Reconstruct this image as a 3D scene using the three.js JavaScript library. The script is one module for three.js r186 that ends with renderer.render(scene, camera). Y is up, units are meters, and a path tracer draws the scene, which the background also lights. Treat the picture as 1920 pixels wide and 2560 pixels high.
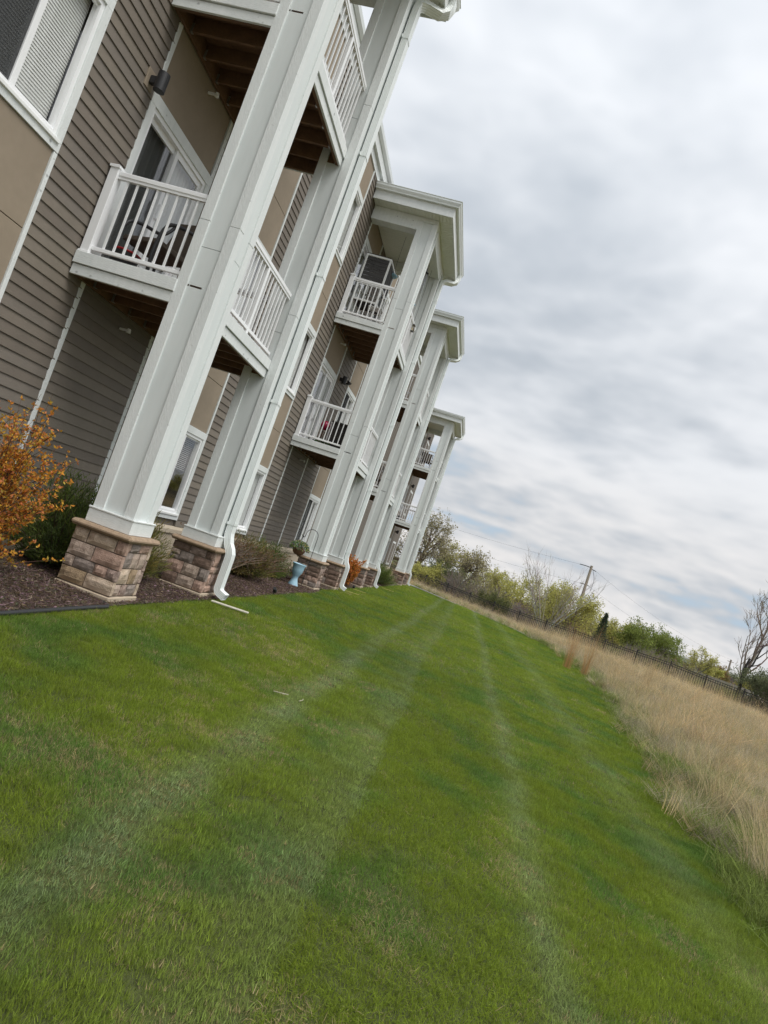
import * as THREE from 'three';
import { ImprovedNoise } from 'three/addons/math/ImprovedNoise.js';
import { mergeGeometries, mergeVertices } from 'three/addons/utils/BufferGeometryUtils.js';

// ───────────────────────── camera, sky, sun, exposure ─────────────────────────
const scene = new THREE.Scene();
const D2R = Math.PI / 180;
const EYE = new THREE.Vector3(3.21, 1.325, 6.031);
const camera = new THREE.PerspectiveCamera(2 * Math.atan(1280 / 1651.2) / D2R, 3 / 4, 0.05, 1500);
{
  const yaw = 8.665 * D2R, pitch = 3.379 * D2R, roll = 18.968 * D2R;
  const fw = new THREE.Vector3(-Math.sin(yaw) * Math.cos(pitch), Math.sin(pitch), -Math.cos(yaw) * Math.cos(pitch));
  const rt = new THREE.Vector3(Math.cos(yaw), 0, -Math.sin(yaw));
  const up = new THREE.Vector3().crossVectors(rt, fw);
  camera.position.copy(EYE);
  camera.up.copy(up.multiplyScalar(Math.cos(roll)).addScaledVector(rt, -Math.sin(roll)));
  camera.lookAt(EYE.clone().add(fw));
}
const renderer = new THREE.WebGLRenderer({ antialias: true });
renderer.toneMapping = THREE.LinearToneMapping;
renderer.toneMappingExposure = 1.8;
renderer.shadowMap.enabled = true;

const noise = new ImprovedNoise();
const N3 = (x, y, z) => noise.noise(x, y, z);
const fbm = (x, y, z, o = 5) => { let s = 0, a = 0.5; for (let i = 0; i < o; i++) { s += a * N3(x, y, z); x *= 2.03; y *= 2.03; z *= 2.03; a *= 0.52; } return s; };
const sst = (a, b, x) => { const t = Math.min(1, Math.max(0, (x - a) / (b - a))); return t * t * (3 - 2 * t); };
const lerp = (a, b, t) => a + (b - a) * t;
function rngOf(seed) { let a = seed >>> 0; return () => { a = (a + 0x6D2B79F5) >>> 0; let t = a; t = Math.imul(t ^ (t >>> 15), t | 1); t ^= t + Math.imul(t ^ (t >>> 7), t | 61); return ((t ^ (t >>> 14)) >>> 0) / 4294967296; }; }

// overcast sky: layered stratocumulus projected on a high plane, a pale blue gap low down
{
  const W = 2048, H = 1024, data = new Float32Array(W * H * 4);
  for (let j = 0; j < H; j++) {
    const el = ((j + 0.5) / H - 0.5) * Math.PI, se = Math.sin(el), ce = Math.cos(el);
    for (let i = 0; i < W; i++) {
      const az = ((i + 0.5) / W - 0.5) * 2 * Math.PI, dx = Math.cos(az) * ce, dz = Math.sin(az) * ce, k = (j * W + i) * 4;
      let r, g, b;
      if (se < -0.02) { r = 0.10; g = 0.11; b = 0.08; }
      else {
        const y = Math.max(se, 0) + 0.15, px = dx / y, pz = dz / y;
        const warp = 0.55 * fbm(px * 0.45 + 7, pz * 0.45, 3.1, 3);
        const wq = 0.55 * fbm(px * 0.45 - 3, pz * 0.45 + 9, 6.3, 3);
        const n1 = fbm(px * 0.52 + warp + 4.2, pz * 0.58 + wq, 1.7, 5);
        const b1 = 1 - 2.6 * Math.abs(fbm(px * 1.3 + 1.3 + 1.5 * warp, pz * 1.4 + 1.5 * wq, 8.4, 5)), b2 = 1 - 2.4 * Math.abs(fbm(px * 3.3 + 2 * wq, pz * 3.5 + 2 * warp, 2, 4));
        const d = 0.29 + 0.95 * n1 + 0.34 * b1 + 0.15 * b2 + 0.2 * fbm(px * 7, pz * 8.5, 4, 3);
        const t = sst(0.02, 1.0, d);
        // grey cloud base -> bright thin cloud
        r = lerp(0.405, 0.715, t); g = lerp(0.445, 0.735, t); b = lerp(0.495, 0.765, t);
        // thin gaps of blue near the horizon
        const low = 1 - sst(0.06, 0.28, se);
        const gap = low * sst(0.44, 0.2, d + 0.3 * N3(px * 0.3, pz * 0.9, 5));
        r = lerp(r, 0.42, gap * 0.85); g = lerp(g, 0.53, gap * 0.85); b = lerp(b, 0.64, gap * 0.85);
        // thicker cloud transmits more light overhead (overcast sky)
        const zen = 0.63 + 0.24 * sst(0.05, 0.95, se);
        r *= zen; g *= zen; b *= zen;
        r *= 1 + 0.05 * low * t; b *= 1 - 0.05 * low * t;
      }
      data[k] = r; data[k + 1] = g; data[k + 2] = b; data[k + 3] = 1;
    }
  }
  const tex = new THREE.DataTexture(data, W, H, THREE.RGBAFormat, THREE.FloatType);
  tex.mapping = THREE.EquirectangularReflectionMapping; tex.magFilter = THREE.LinearFilter; tex.minFilter = THREE.LinearFilter; tex.needsUpdate = true;
  scene.background = tex; scene.environment = tex;
}
const sun = new THREE.DirectionalLight(new THREE.Color(1, 0.97, 0.92), 1.5);
sun.position.set(27, 52, 2); sun.target.position.set(0, 0, -12); sun.castShadow = true; sun.shadow.radius = 70;
Object.assign(sun.shadow.camera, { left: -60, right: 60, top: 60, bottom: -60, near: 1, far: 200 });
scene.add(sun, sun.target);

// ───────────────────────── helpers ─────────────────────────
const C = (r, g, b) => new THREE.Color().setRGB(r, g, b);
const V = (x, y, z) => new THREE.Vector3(x, y, z);
const used = {};
const numbered = (n) => { const k = used[n] = (used[n] ?? -1) + 1; return k ? n + '_' + String(k).padStart(3, '0') : n; };
function tag(o, label, category, group, kind) { Object.assign(o.userData, { label, category }); if (group) o.userData.group = group; if (kind) o.userData.kind = kind; return o; }
function sh(o) { o.castShadow = o.receiveShadow = true; return o; }
function thing(name, label, category, x = 0, y = 0, z = 0, group) { const g = new THREE.Group(); g.name = numbered(name); g.position.set(x, y, z); scene.add(g); return tag(g, label, category, group); }
function part(name, geo, mat, parent) { const m = sh(new THREE.Mesh(geo, mat)); m.name = name; parent.add(m); return m; }
function solo(name, geo, mat, label, category, group, kind) { const m = sh(new THREE.Mesh(geo, mat)); m.name = numbered(name); scene.add(m); return tag(m, label, category, group, kind); }
function structure(name, geo, mat, label, category) { return solo(name, geo, mat, label, category, null, 'structure'); }

// metric uv from the dominant normal axis
function metricUV(g) {
  const p = g.attributes.position, n = g.attributes.normal, uv = new Float32Array(p.count * 2);
  for (let i = 0; i < p.count; i++) {
    const ax = Math.abs(n.getX(i)), ay = Math.abs(n.getY(i)), az = Math.abs(n.getZ(i));
    const x = p.getX(i), y = p.getY(i), z = p.getZ(i);
    if (ax >= ay && ax >= az) { uv[2 * i] = z; uv[2 * i + 1] = y; } else if (az >= ay) { uv[2 * i] = x; uv[2 * i + 1] = y; } else { uv[2 * i] = x; uv[2 * i + 1] = z; }
  }
  g.setAttribute('uv', new THREE.BufferAttribute(uv, 2)); return g;
}
// box from its limits; small chamfer where asked
function bx(x0, x1, y0, y1, z0, z1, ch = 0) {
  const w = x1 - x0, h = y1 - y0, d = z1 - z0; let g;
  if (!ch) g = new THREE.BoxGeometry(w, h, d).toNonIndexed();
  else {
    const pts = [], s = [[-1, 1], [1, 1], [1, -1], [-1, -1]]; // chamfer all 12 edges: hull of 24 corners
    const hx = w / 2, hy = h / 2, hz = d / 2, c = Math.min(ch, hx * 0.9, hy * 0.9, hz * 0.9);
    const P = (a, b, e) => pts.push(a, b, e);
    const quad = (A, B, Cc, Dd) => { P(...A); P(...B); P(...Cc); P(...A); P(...Cc); P(...Dd); };
    for (const q of [-1, 1]) {
      const f = (A) => q > 0 ? A : [A[3], A[2], A[1], A[0]];
      quad(...f([[q * hx, -hy + c, hz - c], [q * hx, -hy + c, -hz + c], [q * hx, hy - c, -hz + c], [q * hx, hy - c, hz - c]]));
      quad(...f([[-hx + c, q * hy, hz - c], [hx - c, q * hy, hz - c], [hx - c, q * hy, -hz + c], [-hx + c, q * hy, -hz + c]]));
      quad(...f([[-hx + c, -hy + c, q * hz], [hx - c, -hy + c, q * hz], [hx - c, hy - c, q * hz], [-hx + c, hy - c, q * hz]]));
    }
    for (const a of [-1, 1]) for (const b of [-1, 1]) {
      const o = (A, fl) => fl ? A : [A[3], A[2], A[1], A[0]];
      quad(...o([[a * hx, b * (hy - c), hz - c], [a * hx, b * (hy - c), -hz + c], [a * (hx - c), b * hy, -hz + c], [a * (hx - c), b * hy, hz - c]], a * b > 0));
      quad(...o([[a * (hx - c), -hy + c, b * hz], [a * hx, -hy + c, b * (hz - c)], [a * hx, hy - c, b * (hz - c)], [a * (hx - c), hy - c, b * hz]], a * b > 0));
      quad(...o([[-hx + c, a * (hy - c), b * hz], [hx - c, a * (hy - c), b * hz], [hx - c, a * hy, b * (hz - c)], [-hx + c, a * hy, b * (hz - c)]], a * b > 0));
      for (const e of [-1, 1]) {
        const A = [a * hx, b * (hy - c), e * (hz - c)], B = [a * (hx - c), b * hy, e * (hz - c)], Cc = [a * (hx - c), b * (hy - c), e * hz];
        if (a * b * e > 0) { P(...A); P(...B); P(...Cc); } else { P(...A); P(...Cc); P(...B); }
      }
    }
    g = new THREE.BufferGeometry(); g.setAttribute('position', new THREE.BufferAttribute(new Float32Array(pts), 3)); g.computeVertexNormals();
  }
  g.translate((x0 + x1) / 2, (y0 + y1) / 2, (z0 + z1) / 2); g.deleteAttribute('uv');
  return metricUV(g);
}
function merge(list) { return list.length === 1 ? list[0] : mergeGeometries(list.map((g) => { const q = g.index ? g.toNonIndexed() : g; for (const k of Object.keys(q.attributes)) if (!['position', 'normal', 'uv'].includes(k)) q.deleteAttribute(k); if (!q.attributes.uv) metricUV(q); return q; })); }
// extruded profile: pts [[a,b]...] in plane, along axis from t0 to t1. plane 'xy' along z; 'zy' along x
function extr(pts, t0, t1, axis) {
  const s = new THREE.Shape(pts.map(([a, b]) => new THREE.Vector2(a, b)));
  const g = new THREE.ExtrudeGeometry(s, { depth: t1 - t0, bevelEnabled: false, curveSegments: 4 }); g.translate(0, 0, t0);
  if (axis === 'x') g.rotateY(Math.PI / 2); // shape x -> -z, depth -> x
  g.deleteAttribute('uv'); return metricUV(g.index ? g.toNonIndexed() : g);
}
function tubeGeo(pts, r, seg = 24, sides = 6, closed = false) { const g = new THREE.TubeGeometry(new THREE.CatmullRomCurve3(pts.map((p) => Array.isArray(p) ? V(...p) : p), closed), seg, r, sides, closed); return g; }
// growing buffer for plants
class Buf {
  constructor() { this.p = []; this.n = []; this.c = []; }
  tri(a, b, c, n, col) { this.p.push(...a, ...b, ...c); const ux = b[0] - a[0], uy = b[1] - a[1], uz = b[2] - a[2], vx = c[0] - a[0], vy = c[1] - a[1], vz = c[2] - a[2]; n = [uy * vz - uz * vy, uz * vx - ux * vz, ux * vy - uy * vx]; const ln = Math.hypot(...n) || 1; n = n.map((q) => q / ln); for (let i = 0; i < 3; i++) { this.n.push(...n); this.c.push(...col); } }
  limb(pts, radii, sides, col) {
    const rings = []; let u = V(1, 0, 0);
    for (let i = 0; i < pts.length; i++) {
      const t = (i < pts.length - 1 ? pts[i + 1].clone().sub(pts[i]) : pts[i].clone().sub(pts[i - 1])).normalize();
      u = u.clone().addScaledVector(t, -u.dot(t)); if (u.lengthSq() < 1e-4) u = Math.abs(t.y) < 0.9 ? V(0, 1, 0).cross(t) : V(1, 0, 0).cross(t); u.normalize();
      const w = t.clone().cross(u), ring = [];
      for (let k = 0; k < sides; k++) { const a = k / sides * 2 * Math.PI, nn = u.clone().multiplyScalar(Math.cos(a)).addScaledVector(w, Math.sin(a)); ring.push([pts[i].clone().addScaledVector(nn, radii[i]), nn]); }
      rings.push(ring);
    }
    for (let i = 0; i < rings.length - 1; i++) for (let k = 0; k < sides; k++) {
      const A = rings[i][k], B = rings[i][(k + 1) % sides], E = rings[i + 1][(k + 1) % sides], F = rings[i + 1][k];
      for (const q of [A, B, E, A, E, F]) { this.p.push(q[0].x, q[0].y, q[0].z); this.n.push(q[1].x, q[1].y, q[1].z); this.c.push(...col); }
    }
  }
  // leaf quad: base point, direction, width, length, twist normal hint
  leaf(b, d, side, len, wid, col) {
    const t = b.clone().addScaledVector(d, len), m = b.clone().addScaledVector(d, len * 0.45), l = m.clone().addScaledVector(side, wid / 2), r = m.clone().addScaledVector(side, -wid / 2), n = d.clone().cross(side).normalize();
    if (n.y < 0) n.negate();
    const N = [n.x, n.y, n.z];
    this.tri([b.x, b.y, b.z], [r.x, r.y, r.z], [l.x, l.y, l.z], N, col); this.tri([l.x, l.y, l.z], [r.x, r.y, r.z], [t.x, t.y, t.z], N, col);
  }
  // grass blade: bent strip
  blade(b, dir, h, bend, wid, col, segs = 2) {
    const side = V(-dir.z, 0, dir.x).multiplyScalar(wid / 2); let prev = null;
    for (let i = 0; i <= segs; i++) {
      const t = i / segs, c = b.clone().addScaledVector(dir, bend * t * t).add(V(0, h * (t - 0.18 * t * t * Math.min(1, bend / h)), 0)), w = 1 - t * 0.98;
      const L = c.clone().addScaledVector(side, w), R = c.clone().addScaledVector(side, -w);
      if (prev) {
        const n = R.clone().sub(L).cross(prev[0].clone().sub(L)).normalize(); const N = [n.x, n.y, n.z];
        this.tri(prev[0].toArray(), prev[1].toArray(), R.toArray(), N, col); if (i < segs) this.tri(prev[0].toArray(), R.toArray(), L.toArray(), N, col);
      }
      prev = [L, R];
    }
  }
  geo(color = true) { const g = new THREE.BufferGeometry(); g.setAttribute('position', new THREE.BufferAttribute(new Float32Array(this.p), 3)); g.setAttribute('normal', new THREE.BufferAttribute(new Float32Array(this.n), 3)); if (color) g.setAttribute('color', new THREE.BufferAttribute(new Float32Array(this.c), 3)); return g; }
}
const rdir = (R) => { const z = R() * 2 - 1, a = R() * 6.2832, s = Math.sqrt(1 - z * z); return V(Math.cos(a) * s, z, Math.sin(a) * s); };
const perp = (d, R) => { const v = rdir(R).cross(d); return v.lengthSq() < 1e-6 ? V(1, 0, 0) : v.normalize(); };

// ───────────────────────── textures and materials ─────────────────────────
function tex(S, fn, { srgb = false, per = 1 } = {}) {   // fn(u,v in 0..1) -> [r,g,b] 0..1 ; per = metres covered
  const d = new Uint8Array(S * S * 4);
  for (let j = 0; j < S; j++) for (let i = 0; i < S; i++) { const q = fn(i / S, j / S), k = (j * S + i) * 4; for (let c = 0; c < 3; c++) d[k + c] = Math.max(0, Math.min(255, (Array.isArray(q) ? q[c] : q) * 255)); d[k + 3] = 255; }
  const t = new THREE.DataTexture(d, S, S); t.wrapS = t.wrapT = THREE.RepeatWrapping; t.magFilter = THREE.LinearFilter; t.minFilter = THREE.LinearMipmapLinearFilter; t.generateMipmaps = true;
  if (srgb) t.colorSpace = THREE.SRGBColorSpace; t.repeat.set(1 / per, 1 / per); t.needsUpdate = true; return t;
}
// tileable noise by blending on a torus of period P
const tn = (u, v, f, fy = f, s = 0) => { const a = N3(u * f, v * fy, s), b = N3((u - 1) * f, v * fy, s), c = N3(u * f, (v - 1) * fy, s), d = N3((u - 1) * f, (v - 1) * fy, s), x = sst(0.75, 1, u), y = sst(0.75, 1, v); return lerp(lerp(a, b, x), lerp(c, d, x), y); };
const grainBump = tex(512, (u, v) => 0.5 + 0.5 * tn(u, v, 60, 9, 1) + 0.35 * tn(u, v, 110, 22, 5), { per: 0.5 });
const grainBumpX = tex(512, (u, v) => 0.5 + 0.5 * tn(u, v, 9, 60, 1) + 0.35 * tn(u, v, 22, 110, 5), { per: 0.5 });
const pebbleBump = tex(512, (u, v) => 0.5 + 0.35 * tn(u, v, 50, 50, 2) + 0.3 * tn(u, v, 110, 110, 6), { per: 0.4 });
const stoneBump = tex(512, (u, v) => 0.5 + 0.45 * tn(u, v, 7, 7, 2) + 0.3 * Math.abs(tn(u, v, 15, 18, 6)) + 0.2 * tn(u, v, 40, 40, 9) + 0.1 * tn(u, v, 110, 110, 4), { per: 0.35 });
const blotch = (a, b, s, f = 5, per = 1.5) => tex(256, (u, v) => { const t = Math.min(1, Math.max(0, 0.5 + 0.6 * tn(u, v, f, f, s) + 0.3 * tn(u, v, f * 4, f * 4, s + 3) + 0.2 * tn(u, v, f * 13, f * 13, s + 7))); return a.map((x, i) => lerp(x, b[i], t)); }, { per, srgb: true });
const hex = (h) => [(h >> 16 & 255) / 255, (h >> 8 & 255) / 255, (h & 255) / 255];
const painted = (a, b, s) => tex(512, (u, v) => { const t = Math.min(1, Math.max(0, 0.5 + 0.5 * tn(u, v, 4, 3, s) + 0.3 * tn(u, v, 34, 3, s + 3) + 0.25 * tn(u, v, 70, 12, s + 5))), sp = Math.max(0, tn(u, v, 44, 44, s + 9) - 0.52) * 0.9; return a.map((x, i) => lerp(x, b[i], t) * (1 - sp)); }, { per: 2.4, srgb: true });
const mat = (o) => new THREE.MeshStandardMaterial({ roughness: 0.75, ...o });
const M = {
  trim: mat({ map: painted(hex(0xd5dad9), hex(0xe8ebea), 11), bumpMap: grainBump, bumpScale: 0.0022, roughness: 0.7 }),
  trimX: mat({ map: painted(hex(0xd5dad9), hex(0xe7eae9), 14), bumpMap: grainBumpX, bumpScale: 0.0018, roughness: 0.7 }),
  panel: mat({ map: painted(hex(0xd2d8d7), hex(0xe0e5e4), 21), roughness: 0.6 }),
  white: mat({ map: blotch(hex(0xe9ebe9), hex(0xf1f2f0), 31, 6, 0.8), roughness: 0.42 }),
  spout: mat({ map: blotch(hex(0xe0e6e5), hex(0xeaeeed), 36, 5, 0.9), roughness: 0.38, metalness: 0.0 }),
  soffit: mat({ map: blotch(hex(0xd9dcd2), hex(0xe4e6dd), 41, 4, 1.5), roughness: 0.6 }),
  vinyl: mat({ color: 0xf0f1f2, roughness: 0.3 }),
  tan: mat({ map: blotch(hex(0x8d806f), hex(0x9a8c7a), 51, 3, 2.6), bumpMap: pebbleBump, bumpScale: 0.0006, roughness: 0.85 }),
  ledge: mat({ map: blotch(hex(0xb7a994), hex(0xc5b8a3), 56, 5, 1.1), bumpMap: pebbleBump, bumpScale: 0.001, roughness: 0.9 }),
  plinth: mat({ map: blotch(hex(0xad9d89), hex(0xc2b39d), 58, 7, 0.7), bumpMap: pebbleBump, bumpScale: 0.0015, roughness: 0.92 }),
  mortar: mat({ map: blotch(hex(0x6d6258), hex(0x83776a), 61, 6, 0.4), roughness: 0.95 }),
  wood: mat({ map: blotch(hex(0x5b4230), hex(0x7a5b41), 71, 6, 0.8), bumpMap: grainBumpX, bumpScale: 0.0012, roughness: 0.85 }),
  steel: mat({ color: 0xa8aaab, metalness: 0.8, roughness: 0.4 }),
  black: mat({ color: C(0.02, 0.02, 0.022), roughness: 0.5 }),
  iron: mat({ color: C(0.018, 0.018, 0.02), roughness: 0.55 }),
  glass: new THREE.MeshPhysicalMaterial({ color: 0xffffff, transmission: 1, thickness: 0, roughness: 0.02, ior: 1.5, specularIntensity: 1 }),
  blind: mat({ color: 0xdfe1de, roughness: 0.6, side: THREE.DoubleSide }),
  screen: mat({ color: C(0.03, 0.032, 0.034), roughness: 0.9, transparent: true, opacity: 0.5 }),
  curtain: mat({ color: 0xc9ccca, roughness: 0.9, side: THREE.DoubleSide }),
  drape: mat({ color: 0x414544, roughness: 0.95, side: THREE.DoubleSide }),
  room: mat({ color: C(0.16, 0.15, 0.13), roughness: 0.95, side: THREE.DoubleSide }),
  roof: mat({ map: blotch(hex(0x4a4742), hex(0x5d5953), 77, 9, 1), roughness: 0.95 }),
  plant: new THREE.MeshPhysicalMaterial({ vertexColors: true, roughness: 1, specularIntensity: 0.3, transmission: 0.4, thickness: 0, side: THREE.DoubleSide }),
  bark: mat({ vertexColors: true, roughness: 0.95 }),
};
const siding = [0, 1, 2, 3].map((i) => mat({ map: blotch(hex([0x6f675d, 0x6a6259, 0x746c61, 0x6e675f][i]), hex([0x7a7167, 0x746b61, 0x7e756a, 0x797168][i]), 81 + i, 4, 1.9), bumpMap: grainBumpX, bumpScale: 0.0008, roughness: 0.72 }));
const stoneCols = [[0xc8b5a6, 0x9c897b], [0xd0bda9, 0xa8947f], [0xb29c90, 0x85736a], [0xc7a999, 0x9b8071], [0xa5978e, 0x7a6f68], [0x8f786a, 0x6c594e], [0xb09a7c, 0x8a765f]];
const stoneM = stoneCols.map(([a, b], i) => mat({ map: blotch(hex(a), hex(b), 91 + i, 5, 0.3), bumpMap: stoneBump, bumpScale: 0.012, roughness: 0.93 }));
const capM = mat({ map: blotch(hex(0xb09a80), hex(0x8a7562), 99, 6, 0.35), bumpMap: pebbleBump, bumpScale: 0.004, roughness: 0.93 });

// ───────────────────────── terrain ─────────────────────────
const lawnEdge = (z) => { // x of the boundary between mown lawn and prairie
  const pts = [[12, 5.5], [3, 5.85], [0.1, 6.12], [-2.2, 6.25], [-4.9, 6.75], [-9, 7.2], [-16.5, 8.0], [-24, 7.9], [-29, 7.0], [-31.5, 5.8], [-33, 3.4]];
  for (let i = 0; i < pts.length - 1; i++) if (z <= pts[i][0] && z > pts[i + 1][0]) { const t = (pts[i][0] - z) / (pts[i][0] - pts[i + 1][0]); return lerp(pts[i][1], pts[i + 1][1], t) + 0.22 * N3(z * 0.8, 3.3, 0) + 0.16 * N3(z * 2.4, 9.3, 0); }
  return z > 0 ? 5.4 : -10;
};
function gy(x, z) {
  let y = -0.05 * Math.min(6.7, Math.max(0, x - 0.3));
  const s = Math.max(-33 - z, x - 7.5, 0);
  y -= 0.65 * sst(0, 24, s) + 2.6 * sst(26, 75, s);
  if (x > 6) y += 0.06 * N3(x * 0.5, z * 0.5, 1) * sst(6, 8, x);
  return y;
}
const BEDX = 0.1;
{
  const axis = (lo, hi) => { const a = []; for (let t = lo; t <= hi; t += 0.3) a.push(t); let s = 0.4, l = lo, h = a[a.length - 1]; while (l > -420) { l -= s; a.unshift(l); s *= 1.18; } s = 0.4; while (h < 420) { h += s; a.push(h); s *= 1.18; } return a; };
  const xs = axis(-2, 14), zs = axis(-36, 9), P = [], Cc = [], I = [];
  for (const z of zs) for (const x of xs) {
    P.push(x, gy(x, z) - 0.004, z);
    const e = lawnEdge(z), dry = sst(-0.2, 0.5, x - e), n = 0.5 + 0.5 * N3(x * 0.35, z * 0.35, 2) + 0.3 * N3(x * 1.3, z * 1.3, 4);
    const L = [0.085 + 0.03 * n, 0.105 + 0.03 * n, 0.028], Dd = [0.2 + 0.07 * n, 0.17 + 0.05 * n, 0.085 + 0.02 * n];
    Cc.push(...L.map((v, i) => lerp(v, Dd[i], dry)));
  }
  const nx = xs.length; for (let j = 0; j < zs.length - 1; j++) for (let i = 0; i < nx - 1; i++) { const a = j * nx + i; I.push(a, a + nx, a + 1, a + 1, a + nx, a + nx + 1); }
  const g = new THREE.BufferGeometry(); g.setAttribute('position', new THREE.Float32BufferAttribute(P, 3)); g.setAttribute('color', new THREE.Float32BufferAttribute(Cc, 3)); g.setIndex(I); g.computeVertexNormals();
  const q = g; q.setAttribute('uv', new THREE.Float32BufferAttribute(xs.length ? zs.flatMap((z) => xs.flatMap((x) => [x, z])) : [], 2));
  structure('ground', q, mat({ vertexColors: true, roughness: 1, map: blotch(hex(0xb5b5b5), hex(0xffffff), 103, 9, 0.6), bumpMap: pebbleBump, bumpScale: 0.01 }), 'ground of green lawn and dry field around the building', 'ground');
  // mulch bed along the building
  const bg = new THREE.PlaneGeometry(1, 1, 24, 380); const bp = bg.attributes.position;
  for (let i = 0; i < bp.count; i++) { const u = bp.getX(i) + 0.5, v = bp.getY(i) + 0.5, z = lerp(-34, 7, v), edge = BEDX + 0.08 * N3(z * 0.7, 1, 5) - (z < -9 ? 0.1 : 0) ; const x = lerp(-1.9, edge, u); bp.setXYZ(i, x, gy(x, z) + 0.012 + 0.03 * Math.sin(Math.PI * Math.min(1, u)) + 0.012 * N3(x * 6, z * 6, 2), z); }
  bg.computeVertexNormals(); bg.deleteAttribute('uv'); metricUV(bg);
  structure('mulch_bed', bg, mat({ map: blotch(hex(0x4c443c), hex(0x71675c), 105, 14, 0.5), roughness: 1, bumpMap: pebbleBump, bumpScale: 0.012, side: THREE.DoubleSide }), 'brown mulch planting bed along the foot of the building', 'bed');
  // asphalt footpath crossing at the far end of the lawn
  const pp = [], pi = []; const K = 30;
  for (let k = 0; k <= K; k++) { const t = k / K, x = lerp(-1.2, 7.6, t), z = -34.6 + 5.2 * t - 0.9 * Math.sin(t * 3), w = 1.5; pp.push(x - 0.3, gy(x, z) + 0.02, z - w, x + 0.3, gy(x, z + w) + 0.02, z + 0.2); if (k) { const a = (k - 1) * 2; pi.push(a, a + 1, a + 2, a + 2, a + 1, a + 3); } }
  const pg = new THREE.BufferGeometry(); pg.setAttribute('position', new THREE.Float32BufferAttribute(pp, 3)); pg.setIndex(pi); pg.computeVertexNormals(); metricUV(pg);
  structure('footpath', pg, mat({ map: blotch(hex(0x8d8f90), hex(0x9fa1a1), 107, 9, 0.8), roughness: 0.95, side: THREE.DoubleSide }), 'grey footpath crossing beyond the end of the lawn', 'path');
}

// ───────────────────────── the apartment building ─────────────────────────
const XW = -1.65, SX = 0.489, SZ = 0.45, HB = 0.687, HT = 0.838;
const building = thing('apartment_building', 'three storey apartment building with taupe siding, white porch columns and stone piers', 'building');
const R0 = rngOf(5);
const BAYS = [['A', 0, -2.205], ['B', -8.62, -10.97], ['C', -15.18, -17.4], ['D', -28.39, -31.1]];
const TOPY = 9.56, BOT = 0.62, COURSE = 0.1157;
const FL = [0, 3.13, 6.27];

// siding: wedge clapboards
const wedge = (z0, z1, h = COURSE) => extr([[0, 0], [0.021, 0], [0.021, 0.006], [0.006, h + 0.012], [0, h + 0.012]], z0, z1, 'z');
const segs = []; // [zHi, zLo, y0, y1, share]
const DOORZ = [[-0.29, -1.87], [-8.9, -10.45], [-15.45, -17.0], [-28.67, -30.15]];
const STRIPS = [[2.02, 0.66], [-3.04, -4.4], [-6.51, -7.87], [-11.78, -13.14], [-18.3, -19.66], [-22.8, -24.16], [-26.0, -27.36], [-30.2, -31.7]];
segs.push([0.66, -0.29, BOT, TOPY, 1], [-0.29, -1.87, BOT, 3.2, 1], [-7.87, -8.9, BOT, TOPY, 1], [-8.9, -10.45, BOT, 3.2, 1], [-10.45, -11.78, BOT, 6.2, 1], [-4.4, -6.51, BOT, 3.2, 1],
  [-10.45, -11.78, 6.2, TOPY, 0], [-1.87, -3.04, BOT, TOPY, 0], [-4.4, -6.51, 3.2, TOPY, 0], [8, 2.02, BOT, TOPY, 0], [-13.14, -15.45, BOT, TOPY, 0], [-15.45, -17, BOT, 3.2, 0], [-17, -18.3, BOT, TOPY, 0], [-19.66, -22.8, BOT, TOPY, 0], [-24.16, -26, BOT, TOPY, 0], [-27.36, -28.67, BOT, TOPY, 0], [-28.67, -30.15, BOT, 3.2, 0], [-31.7, -35.5, BOT, TOPY, 0]);
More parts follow.
